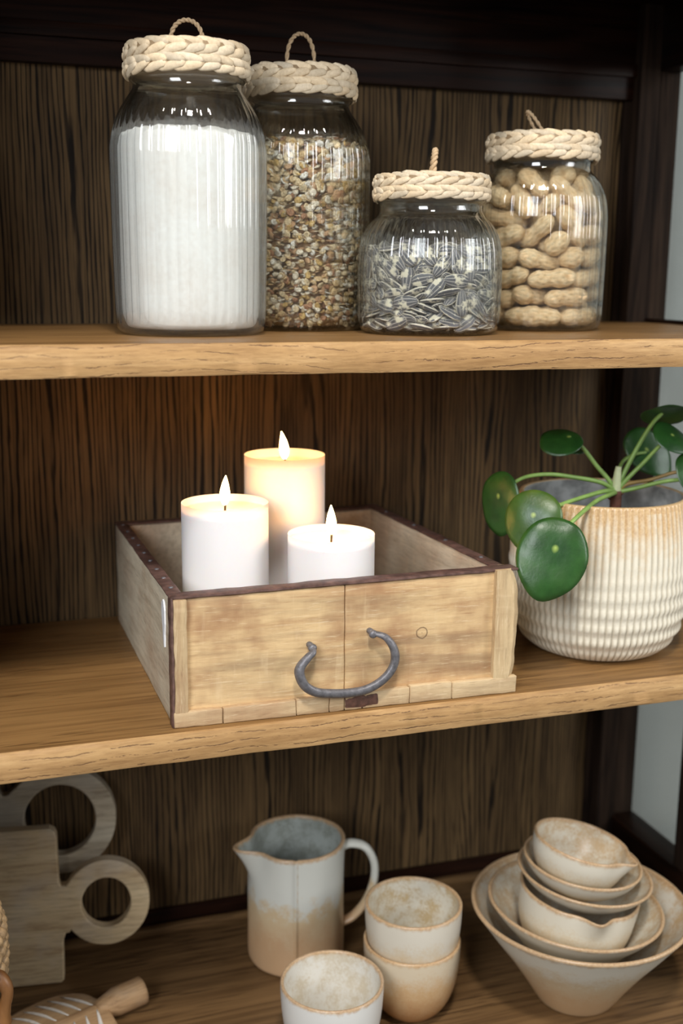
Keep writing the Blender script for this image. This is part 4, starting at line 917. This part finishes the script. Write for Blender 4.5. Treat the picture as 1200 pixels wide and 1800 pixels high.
M['petiole_brown'] = plain('petiole_brown', lin(146, 118, 66), .5, 0, 60, .2).m
M['stem'] = plain('brown_stem', lin(96, 58, 44), .7, 0, 160, .45, .6).m
plant = thing('potted_plant', 'green plant with round glossy leaves on long stalks in the ribbed pot', 'plant', (PO.x+.010, PO.y, ZM+.112))
PB = Vector(plant.location)
STEM = Vector((.6155, .1093, -.2125))
bm = bmesh.new(); tube(bm, spline([(0.002, 0, -.01), (.006, 0, .015), (.0055, 0, .032), tuple(STEM-PB+Vector((0, 0, .002)))], 4), [.0066]*6+[.0058]*7, 12)
for k in range(7):
    a_ = k*2.3; z_ = .018+.005*k; tube(bm, [(0.005+.005*math.cos(a_), .005*math.sin(a_), z_), (.005+.0095*math.cos(a_), .0095*math.sin(a_), z_+.003)], [.0011, .0003], 6)
obj('stem', bm, M['stem'], plant)
def leaf(A, n, tip, W, L, cup=.10, yellow=0.0, off=.10, fold=0.0, lab=None):
    A = Vector(A)-PB; n = Vector(n).normalized(); tip = Vector(tip); tip = (tip-n*tip.dot(n)).normalized(); s = tip.cross(n)
    bm = bmesh.new(); lay = colattr(bm); NR, NA = 9, 40; sheets = []
    for side in (1, -1):
        c0 = bm.verts.new(A+n*(side*.0004)); c0[lay] = (1, yellow, 0, 1); rings = [[c0]]
        for i in range(1, NR+1):
            u = i/NR; ring = []
            for k in range(NA):
                th = 2*PI*k/NA; ca, sa = math.cos(th), math.sin(th)
                b = 1+.13*max(0, ca)**7-.03*max(0, -ca)**4
                y = (ca*L/2*b+off*L)*u; x = sa*W/2*u
                z = -cup*W*(u**2.2)*(1+.25*math.cos(2*th+1))+.004*W/.05*noise.noise((x*40, y*40, W*90))*u-fold*abs(x)
                z += side*(.00012+.0004*(1-u**6))
                v = bm.verts.new(A+s*x+tip*y+n*z); v[lay] = (max(0, 1-u*13), yellow*max(0, u-.1)*(.4+.6*abs(noise.noise((x*50, y*50, 3)))*2), 0, 1); ring.append(v)
            rings.append(ring)
        for P_, Q in zip(rings, rings[1:]):
            for k in range(NA):
                f_ = (P_[0], Q[k], Q[(k+1) % NA]) if len(P_) == 1 else (P_[k], Q[k], Q[(k+1) % NA], P_[(k+1) % NA])
                bm.faces.new(f_ if side == 1 else f_[::-1])
        sheets.append(rings[-1])
    for k in range(NA): bm.faces.new((sheets[0][k], sheets[1][k], sheets[1][(k+1) % NA], sheets[0][(k+1) % NA]))
    o = obj('leaf', bm, M['leaf'], plant)
    if lab: o['label'] = lab
def stalk(pts, r0=.0024, r1=.0015, m=None):
    pp = spline([Vector(p)-PB for p in pts], 8); n_ = len(pp)
    bm = bmesh.new(); tube(bm, pp, [r0+(r1-r0)*i/(n_-1) for i in range(n_)], 8); obj('petiole', bm, m or M['petiole'], plant)
S0 = STEM
leaf((.4930, .008, -.2382), (-.30, -.90, .30), (-.30, .10, -1), .0640, .0740, .05, .12, .11)
leaf((.4895, .045, -.2154), (-.62, -.72, .30), (-.30, .0, -1), .0540, .0560, .10, .75, .06, lab='yellowing round leaf')
leaf((.4805, .100, -.2072), (-.90, -.30, .05), (.05, -.1, -1), .0500, .0600, .06, .05, .10)
leaf((.5711, .130, -.1577), (-.25, -.45, .85), (-1, -.1, -.1), .0420, .0420, .06, 0, .20)
leaf((.5830, .150, -.1720), (.1, -.3, .9), (1, .2, -.2), .0260, .0300, .05, 0, .1)
leaf((.6640, .112, -.1348), (.10, .42, .62), (1, .1, .0), .0440, .0480, .03, .2, .05)
leaf((.6580, .083, -.1528), (.15, -.60, .75), (1, -.1, -.15), .0420, .0460, .08, 0, .06)
leaf((.6842, .165, -.1800), (-.15, -.85, .35), (.60, .1, -.80), .0440, .0600, .05, 0, .05)
leaf((.6790, .070, -.1880), (.15, -.75, .35), (.15, .1, -1), .0440, .0500, .08, .1, .05)
stalk([S0, (.6050, .100, -.2120), (.5700, .070, -.2115), (.5250, .025, -.2140), (.4990, .0150, -.2300), (.4934, .0098, -.2380)], .0026, .0017)
stalk([S0, (.5950, .098, -.2085), (.5560, .080, -.2105), (.5180, .060, -.2130), (.4990, .049, -.2150), (.4900, .046, -.2154)], .0026, .0017)
stalk([S0, (.5950, .105, -.2010), (.5600, .100, -.1930), (.5300, .095, -.1880), (.5040, .095, -.1900), (.4870, .099, -.2010), (.4812, .1005, -.2072)], .0025, .0016)
stalk([S0, (.6080, .113, -.2000), (.5980, .120, -.1870), (.5860, .127, -.1700), (.5750, .1295, -.1615), (.5711, .1300, -.1580)], .0025, .0018)
stalk([S0, (.6230, .110, -.1950), (.6380, .111, -.1680), (.6530, .111, -.1450), (.6640, .1115, -.1350)], .0027, .0019)
stalk([S0, (.6230, .105, -.2000), (.6370, .098, -.1820), (.6500, .088, -.1620), (.6580, .0835, -.1532)], .0024, .0017)
stalk([S0, (.6230, .120, -.1980), (.6400, .140, -.1880), (.6640, .158, -.1840), (.6842, .1650, -.1832)], .0022, .0016)
stalk([S0, (.6250, .105, -.2040), (.6450, .096, -.1990), (.6640, .082, -.1900), (.6790, .0705, -.1882)], .0022, .0016, M['petiole_brown'])
stalk([S0, (.6300, .100, -.2080), (.6550, .088, -.2000), (.6760, .078, -.1970), (.6850, .072, -.1980)], .0024, .0018)

# bud
bm = bmesh.new(); tube(bm, spline([S0-PB, S0-PB+Vector((.0, 0, .014)), S0-PB+Vector((.001, .0, .026))], 6), [.0052-.0022*i/12 for i in range(13)], 10); obj('petiole', bm, plain('pale_bud', lin(196, 202, 158), .5, 0, 90, .15).m, plant)

# ---------------------------------------------------------------- stoneware
def glaze(name, h, top=(206, 208, 200), mid=(196, 170, 136), low=(188, 146, 106), split=.55, soft=.16, speck=.5, rimw=.0022, inner=None):
    """speckled reactive glaze: pale over tan, brown where it thins at the lip"""
    t = NT(name); v = t.coord(); a = t.add('ShaderNodeAttribute', attribute_name='tint'); sp = t.add('ShaderNodeSeparateColor'); t.link(a.outputs['Color'], sp.inputs[0])
    f1 = t.noise(v, 55, 4, .65); f2 = t.noise(v, 400, 4, .75); f3 = t.noise(v, 150, 3)
    hgt = t.math('ADD', sp.outputs[0], t.math('MULTIPLY', t.math('SUBTRACT', f1, .5), .5))
    hgt = t.math('ADD', hgt, t.math('MULTIPLY', t.math('SUBTRACT', f2, .5), speck))
    out = t.ramp(hgt, [(max(0, split-soft-.2), lin(*low)), (split-soft*.2, lin(*mid)), (min(.99, split+soft), lin(*top))])
    inn = inner or (top, mid)
    ic = t.ramp(t.math('ADD', f1, t.math('MULTIPLY', t.math('SUBTRACT', f2, .5), .7)), [(.36, lin(*inn[1])), (.60, lin(*inn[0]))])
    c = t.mix(sp.outputs[2], out, ic)
    rim = t.ramp(t.math('ADD', sp.outputs[1], t.math('MULTIPLY', t.math('SUBTRACT', f3, .5), .9)), [(.36, 0.0), (.85, .90)])
    c = t.mix(rim, c, t.ramp(f2, [(.3, lin(160, 120, 80)), (.7, lin(204, 172, 130))]))
    t.base(c); t.bump(f2, .12, .0006); return t.set(Roughness=.32)
def vessel(outer, thick, n=120, rf=None, rimw=.0035, seam=None, cap=None):
    """open pot from its outer profile; tint = (height, lip, inside)"""
    out = profile(outer, 6); H_ = out[-1][1]; R_ = out[-1][0]
    inn = [(r-thick, z) for r, z in out[::-1] if z > thick*1.6 and r-thick > 0]
    lip = [(R_-thick*.18, H_+thick*.36), (R_-thick*.5, H_+thick*.5), (R_-thick*.82, H_+thick*.36)]
    last = inn[-1]
    inn += [(last[0]*.86, thick*1.25), (last[0]*.5, thick*1.1), (0, thick*1.05)]
    foot = [(0, .0008), (out[0][0]*.8, .0008)]
    full = foot+out+lip+inn; no = len(foot)+len(out); bm = bmesh.new(); lay = colattr(bm)
    lathe(full, n, rf, bm=bm)
    bm.verts.ensure_lookup_table(); idx = 0
    for i, (r, z) in enumerate(full):
        cnt = 1 if r <= 1e-6 else n
        for k in range(cnt):
            v = bm.verts[idx]; idx += 1; rimw_ = rimw*1.6; d = abs(H_+thick*.5-z); ins = i >= no+2
            v[lay] = (z/H_, math.exp(-(d/rimw_)**1.2)*1.15, 1 if ins else 0, 1)
    return bm
def spout(phi, H_, amt, wd, h0, pinch=.0):
    def f(r, z, t_, i):
        d = (t_-phi+PI) % (2*PI)-PI; k = max(0, (z-h0)/(H_-h0)); k = min(1.12, k)
        return r+amt*k**1.6*math.exp(-(d/wd)**2)-pinch*k*(math.exp(-((abs(d)-wd*2.1)/wd)**2))
    return f
# pitcher
PI_H = .1405; PC = Vector((.3235, .2540, ZL)); back = math.atan2(-.3149, .949)
ph = PI+back+math.radians(22)
sf = spout(ph, PI_H, .0175, .24, .098, .0022)
def prf(r, z, t_, i):
    q = sf(r, z, t_, i); d = (t_-(ph+math.radians(70))+PI) % (2*PI)-PI
    return q+.0020*math.exp(-(d/.035)**2)*(1 if i < 60 else 0)+.0005*noise.noise((math.cos(t_)*2, math.sin(t_)*2, z*18))*2
pitcher = thing('pitcher', 'tall stoneware pitcher, grey glaze above tan, with spout and handle', 'pitcher', PC)
bm = vessel([(.048, 0), (.0520, .0012), (.0540, .005), (.0545, .02), (.0540, .05), (.0538, .09), (.0540, .12), (.0548, PI_H)], .0048, 380, prf, .0030)
lay = colattr(bm)
for v in bm.verts:
    d = (math.atan2(v.co.y, v.co.x)-(ph+math.radians(70))+PI) % (2*PI)-PI
    if v[lay][2] < .5: q_ = v[lay]; v[lay] = (q_[0], max(q_[1], .62*math.exp(-((d-.035)/.020)**2)), 0, 1)
M['pitch'] = glaze('pitcher_glaze', PI_H, (212, 212, 202), (206, 184, 148), (196, 160, 122), .54, .10, .24, inner=((176, 182, 176), (146, 150, 140)))
obj('body', bm, M['pitch'], pitcher)
hd_ = Vector((math.cos(back+.12), math.sin(back+.12), 0))
hp = [hd_*.0500+Vector((0, 0, .128)), hd_*.062+Vector((0, 0, .1315)), hd_*.078+Vector((0, 0, .126)), hd_*.0880+Vector((0, 0, .108)), hd_*.0885+Vector((0, 0, .085)), hd_*.080+Vector((0, 0, .060)), hd_*.066+Vector((0, 0, .042)), hd_*.0510+Vector((0, 0, .034))]
bm = bmesh.new(); tube(bm, spline(hp, 7), .0072, 16, .62, (0, 0, 1)); lay = colattr(bm)
for v in bm.verts: v[lay] = (v.co.z/PI_H, .28, 0, 1)
obj('handle', bm, M['pitch'], pitcher)
# cups
CUP = [(.0205, 0), (.0235, .0010), (.0285, .0045), (.0360, .013), (.0420, .024), (.0465, .038), (.0490, .054), (.0502, .070), (.0506, .0825)]
def wob(s, amt=.0007): return lambda r, z, t_, i: r*(1+amt*18*noise.noise((math.cos(t_)*.8+s, math.sin(t_)*.8, z*6))*.9)
M['cup_a'] = glaze('cup_glaze_pale', .0825, (212, 204, 188), (204, 182, 148), (192, 154, 110), .50, .25, .5, inner=((214, 208, 192), (190, 168, 130)))
M['cup_b'] = glaze('cup_glaze_tan', .0825, (206, 190, 164), (196, 162, 120), (178, 130, 84), .62, .25, .5, inner=((206, 184, 150), (182, 142, 96)))
M['cup_c'] = glaze('cup_glaze_white', .0825, (222, 220, 214), (212, 200, 180), (190, 150, 106), .30, .25, .45, inner=((222, 218, 208), (206, 194, 172)))
for lab, loc, m, s in (('tan speckled stoneware cup at the bottom of the stack of two', (.4100, .1185, ZL), 'cup_b', 1),
                       ('speckled cream stoneware cup nested on top of another cup', (.4112, .1198, ZL+.0400), 'cup_a', 2),
                       ('single off-white stoneware cup standing in front of the pitcher', (.3083, .0739, ZL), 'cup_c', 3)):
    o = obj('stoneware_cup', vessel(CUP, .0036, 120, wob(s), .0026), M[m], None, True, loc, (0, 0, s*1.3)); tag(o, lab, 'cup', 'handleless stoneware cups')
# nested bowls
M['bowl_big'] = glaze('big_bowl_glaze', .109, (218, 212, 196), (206, 186, 154), (198, 164, 124), .60, .18, .55, inner=((208, 200, 184), (192, 164, 126)))
M['bowl_in'] = glaze('inner_bowl_glaze', .08, (216, 209, 192), (206, 186, 154), (198, 164, 124), .42, .28, .6, inner=((214, 207, 190), (196, 170, 134)))
BC = Vector((.5895, .0905, ZL)); viewdir = Vector((.315, .949, 0)).normalized(); rightdir = Vector((.949, -.315, 0))
def bowl(label, outer, th, rimz, tilt, m, dx=0, dy=0, rf=None, n=140, rimw=.003, rz=0, roll2=0):
    H_ = outer[-1][1]
    q = Quaternion(viewdir, math.radians(tilt)) @ Quaternion(rightdir, math.radians(roll2)) @ Quaternion((0, 0, 1), rz)
    rimc = BC+rightdir*dx+viewdir*dy+Vector((0, 0, rimz))
    o = obj('stoneware_bowl', vessel(outer, th, n, rf, rimw), M[m], None, True, rimc-q @ Vector((0, 0, H_)), q.to_euler())
    tag(o, label, 'bowl', 'nested stoneware bowls'); return o
bowl('largest stoneware bowl, wide and conical, holding the other bowls', [(.0395, 0), (.0415, .001), (.0450, .006), (.060, .030), (.077, .055), (.094, .078), (.106, .095), (.1150, .1075)], .0050, .1075, 0, 'bowl_big', rf=wob(5, .0004), rimw=.0045)
bowl('second largest conical bowl, set directly inside the largest one', [(.030, 0), (.032, .001), (.038, .007), (.052, .025), (.068, .045), (.082, .060), (.0930, .0740)], .0042, .1060, 4, 'bowl_in', -.004, .004, wob(7, .0004))
back_s = lambda deg: back-PI/2+math.radians(deg)
bowl('straight-sided bowl with pouring spout towards the front, below three bowls', [(.040, 0), (.046, .0012), (.053, .008), (.0585, .022), (.0615, .042), (.0630, .060)], .0036, .1235, 7, 'bowl_in', -.001, .000, spout(back-PI/2+.10, .060, .0085, .17, .034, .0016), 180)
bowl('shallow wide bowl resting on the spouted bowl', [(.026, 0), (.028, .001), (.035, .005), (.050, .014), (.062, .024), (.0710, .0345)], .0036, .1420, 6, 'bowl_in', .004, .004, wob(3, .0004))
bowl('small shallow bowl directly under the topmost bowl', [(.022, 0), (.024, .001), (.032, .005), (.046, .014), (.056, .024), (.0625, .0350)], .0034, .1560, 6, 'bowl_in', .001, .003, wob(4, .0004))
bowl('topmost small stoneware bowl with pinched pouring lip on its right', [(.025, 0), (.028, .001), (.036, .006), (.0445, .018), (.0495, .032), (.0515, .046)], .0034, .1750, 12, 'bowl_in', .000, .005, spout(back-.55, .046, .0090, .20, .024, .0015), 180, roll2=-2)

# ---------------------------------------------------------------- ring handled boards, carved leaf, carved head
def mango(name, axis, a_, b_, d_, wash=.35, offs=(0, 0, 0)):
    t = NT(name); g = t.coord(stretch(axis, .09), offs)
    n1 = t.noise(g, 40, 4, .6, .8); n2 = t.noise(g, 300, 4, .7); n3 = t.noise(t.coord((1, 1, 1), offs), 20, 3)
    c = t.ramp(n1, [(.32, b_), (.62, a_)]); c = t.mix(.4, c, t.ramp(n2, [(.32, d_), (.55, a_)]))
    c = t.mix(t.math('MULTIPLY', t.ramp(n3, [(.45, 0.0), (.7, 1.0)]), wash), c, lin(188, 180, 168))
    t.base(c); t.bump(n2, .45, .0009); return t.set(Roughness=.7)
M['board'] = mango('washed_mango_wood', 'X', lin(206, 184, 146), lin(158, 128, 90), lin(84, 64, 44), .45)
M['board_b'] = mango('washed_mango_wood_rear', 'X', lin(206, 194, 170), lin(162, 142, 114), lin(88, 72, 58), .5, (4, 2, 1))
M['leafwood'] = mango('carved_mango_wood', 'X', lin(186, 152, 112), lin(156, 118, 80), lin(108, 78, 52), .3, (7, 2, 1))
M['inlay'] = plain('whitewash_groove', lin(226, 220, 212), .7, 0, 200, .1).m
def plate(outer, holes, y0, y1, bev=.0016):
    """flat board with holes, cut from outlines in the x,z plane, its arrises rounded"""
    def signed(pl):
        tot = 0
        for p, q in zip(pl, pl[1:]+pl[:1]): tot += p[0]*q[1]-q[0]*p[1]
        return tot
    def inset(pl, d):
        out = []; n_ = len(pl)
        for i in range(n_):
            a_, b_, c_ = Vector(pl[i-1]), Vector(pl[i]), Vector(pl[(i+1) % n_])
            t1, t2 = (b_-a_).normalized(), (c_-b_).normalized(); m_ = Vector((-(t1.y+t2.y), t1.x+t2.x))
            m_ = m_.normalized() if m_.length > 1e-4 else Vector((-t1.y, t1.x))
            out.append(tuple(b_+m_*d))
        return out
    loops = [outer if signed(outer) > 0 else outer[::-1]]+[h if signed(h) < 0 else h[::-1] for h in holes]
    bm = bmesh.new(); fill = ([], [])
    for pl in loops:
        layers = []
        for d, y in ((bev, y0), (bev*.3, y0+bev*.3), (0, y0+bev), (0, y1-bev), (bev*.3, y1-bev*.3), (bev, y1)):
            layers.append([bm.verts.new((x, y, z)) for x, z in inset(pl, d)])
        for P_, Q in zip(layers, layers[1:]):
            for i in range(len(pl)):
                j = (i+1) % len(pl); bm.faces.new((P_[i], P_[j], Q[j], Q[i]))
        for k, S in ((0, layers[0]), (1, layers[-1])):
            fill[k].extend(bm.edges.get((S[i], S[(i+1) % len(pl)])) for i in range(len(pl)))
    for es in fill: bmesh.ops.triangle_fill(bm, use_beauty=True, use_dissolve=False, edges=es)
    return bm
def circ(cx, cz, r, a0=0, a1=360, n=48, rz=None):
    rz = rz or r
    return [(cx+r*math.cos(math.radians(a0+(a1-a0)*i/n)), cz+rz*math.sin(math.radians(a0+(a1-a0)*i/n))) for i in range(n+(0 if abs(a1-a0) == 360 else 1))]
# front board: rectangle with neck and ring
rc = (.0503, .0863)
ring = circ(rc[0], rc[1], .0465, -145, 148, 60, .0480)
outl = [(-.135, .0), (.0, .0), (.0030, .003), (.0035, .046), (.0065, .0555), (.0105, .0560)]+ring+[(.0080, .1085), (.0030, .1085), (.0012, .113), (.0, .165), (-.002, .1705), (-.0075, .1738), (-.135, .1748)]
bm = plate(outl, [circ(rc[0], rc[1], .0262, 0, 360, 48, .0280)[::-1]], 0, .016)
o = obj('cutting_board', bm, M['board'], None, False, (.0639, .2727, ZL+.0006), (math.radians(-6), 0, math.radians(-8)))
tag(o, 'brown washed-wood cutting board with small ring handle, in front of another board', 'cutting board')
rc = (.0066, .1668)
ring = circ(rc[0], rc[1], .0608, -158, 138, 64)
outl = [(-.150, .0), (-.062, .0), (-.058, .004), (-.058, .150), (-.0525, .1545)]+[p for p in ring if not (p[0] < -.040 and p[1] < .168 and p[1] > .1)] + [(-.0470, .2000), (-.0500, .1985), (-.0535, .1985), (-.0565, .2020), (-.058, .212), (-.058, .25), (-.150, .25)]
bm = plate(outl, [circ(rc[0], rc[1], .0385, 0, 360, 56, .0400)[::-1]], 0, .018)
o = obj('cutting_board', bm, M['board_b'], None, False, (.0639, .3060, ZL+.0006), (math.radians(-6), 0, math.radians(-8)))
tag(o, 'greyish wooden cutting board with large ring handle, behind the smaller-ringed board', 'cutting board')
# carved leaf
LO = Vector((.104, .1985, ZL)); ang = math.atan2(-.33, -.94)
lf = thing('carved_leaf', 'carved wooden leaf with white veins and thick stem lying at lower left', 'leaf ornament', LO, (0, 0, ang))
def halfw(s, side):
    L = .19; u = s/L
    return (.056 if side > 0 else .074)*(math.sin(PI*min(1, u**.56))**.75 if u < 1 else 0)
bm = bmesh.new(); NX, NY = 60, 16; top, bot = [], []
def ltop(s, v): return .0125+.0065*(1-abs(v)**1.6)+.002*math.exp(-(v/.10)**2)
for i in range(NX+1):
    s = .19*(i/NX); ra, rb = [], []
    for j in range(-NY, NY+1):
        v = j/NY; hw = max(.0004, halfw(s, -v)); y = v*hw+.006*math.sin(s*14)
        ra.append(bm.verts.new((s, y, ltop(s, v)+.0006*noise.noise((s*60, y*60, 2))))); rb.append(bm.verts.new((s, y*.93, .0006+.004*abs(v))))
    top.append(ra); bot.append(rb)
for i in range(NX):
    for j in range(2*NY):
        bm.faces.new((top[i][j], top[i+1][j], top[i+1][j+1], top[i][j+1])); bm.faces.new((bot[i][j+1], bot[i+1][j+1], bot[i+1][j], bot[i][j]))
    for j in (0, 2*NY): bm.faces.new((top[i][j], bot[i][j], bot[i+1][j], top[i+1][j]))
for i in (0, NX):
    for j in range(2*NY): bm.faces.new((top[i][j], top[i][j+1], bot[i][j+1], bot[i][j]))
obj('leaf_body', bm, M['leafwood'], lf)
bm = bmesh.new()
for side in (1, -1):
    for k in range(11):
        s0 = .014+.0135*k; pts = []
        for q in range(9):
            u = q/8; v = side*(.10+.76*u); s = s0+.010*u+.008*u*u
            hw = halfw(s, -v)
            if s > .182: break
            y = v*hw+.006*math.sin(s*14); pts.append(Vector((s, y, ltop(s, v)+.0002)))
        if len(pts) > 3:
            n_ = len(pts); tube(bm, pts, [.0005+.0017*math.sin(PI*min(1, (i+.4)/(n_-.2))) for i in range(n_)], 8, .45)
for side in (1, -1):
    pts = [Vector((.004+.175*i/20, side*.0032*(1-i/22)+.006*math.sin((.004+.175*i/20)*14), ltop(0, .1)-.0002)) for i in range(21)]
    if side == 1: tube(bm, pts, .0006, 6, .5)
    else: tube(bm, pts, .0006, 6, .5)
obj('vein_inlay', bm, M['inlay'], lf)
bm = bmesh.new(); pts = spline([(.012, 0, .0135), (-.004, 0, .0145), (-.020, .001, .0160), (-.040, .001, .0165)], 5)
tube(bm, pts, [.009+.0060*min(1, i/7) for i in range(len(pts))], 20, .96)
obj('stem', bm, M['leafwood'], lf)
# carved head, mostly outside the frame
t = NT('carved_dark_wood'); f = t.noise(t.coord((1, 1, .3)), 60, 4); t.base(t.ramp(f, [(.3, lin(84, 52, 28)), (.7, lin(138, 94, 52))])); t.bump(f, .2, .0008); M['head'] = t.set(Roughness=.42)
HC = Vector((-.0465, .050, ZL)); head = thing('wooden_figurine', 'carved brown wooden head with knobbly curled hair at the left edge', 'figurine', HC)
def headz(z): return z
bm = lathe(profile([(0, 0), (.044, .0), (.045, .004), (.043, .012), (.030, .018), (.026, .03), (.025, .085), (.027, .105), (.036, .122), (.046, .140), (.0535, .165), (.0565, .190), (.0555, .215), (.048, .240), (.034, .257), (.018, .265), (.0, .268)], 4), 64,
           lambda r, z, t_, i: r*(1+.10*math.cos(2*t_+PI) * (1 if z > .11 else 0)))
for v in bm.verts:   # nose, brow and mouth on the side turned to the left front
    a_ = math.atan2(v.co.y, v.co.x)-math.radians(235); a_ = (a_+PI) % (2*PI)-PI; z = v.co.z
    if z > .11:
        k = .012*math.exp(-(a_/.16)**2)*math.exp(-((z-.172)/.014)**2)+.004*math.exp(-(a_/.5)**2)*math.exp(-((z-.197)/.006)**2)+.004*math.exp(-(a_/.24)**2)*math.exp(-((z-.150)/.006)**2)
        r_ = Vector((v.co.x, v.co.y, 0)).normalized(); v.co += r_*k
obj('head_body', bm, M['head'], head)
bm = bmesh.new()
M['curl'] = plain('carved_curls', lin(168, 138, 100), .6, 0, 260, .35, .3).m
for row in range(9):
    z = .152+.0125*row; rad = None
    pr = [(.046, .140), (.0535, .165), (.0565, .190), (.0555, .215), (.048, .240), (.034, .257), (.018, .265), (.0, .268)]
    for (ra, za), (rb, zb) in zip(pr, pr[1:]):
        if za <= z <= zb: rad = ra+(rb-ra)*(z-za)/(zb-za)
    if rad is None: continue
    n_ = max(6, int(2*PI*rad/.0115))
    for k in range(n_):
        a_ = 2*PI*(k+.5*(row % 2))/n_; fa = (a_-math.radians(235)+PI) % (2*PI)-PI
        if abs(fa) < 1.15 and z < .222: continue
        rr_ = rad*(1+.10*math.cos(2*a_+PI)); s = bmesh.ops.create_uvsphere(bm, u_segments=8, v_segments=6, radius=.0062)
        for v in s['verts']: v.co += Vector((rr_*math.cos(a_), rr_*math.sin(a_), z))
obj('curled_hair', bm, M['curl'], head)
for sx in (0, 1):
    a_ = math.radians(235)+(PI/2 if sx else -PI/2)
    e = Vector((math.cos(a_), math.sin(a_), 0)); 
    bm = bmesh.new(); tube(bm, spline([e*.052+Vector((0, 0, .190)), e*.0635+Vector((0, 0, .176)), e*.0600+Vector((0, 0, .158)), e*.0560+Vector((0, 0, .145)), e*.0550+Vector((0, 0, .136))], 5), [.005, .006, .0065, .0065, .006, .0055, .005, .005, .005, .005, .0055, .006, .0065, .0075, .0085, .009, .0092, .0088, .008, .006, .003], 12, 1.0)
    obj('ear', bm, M['head'], head)
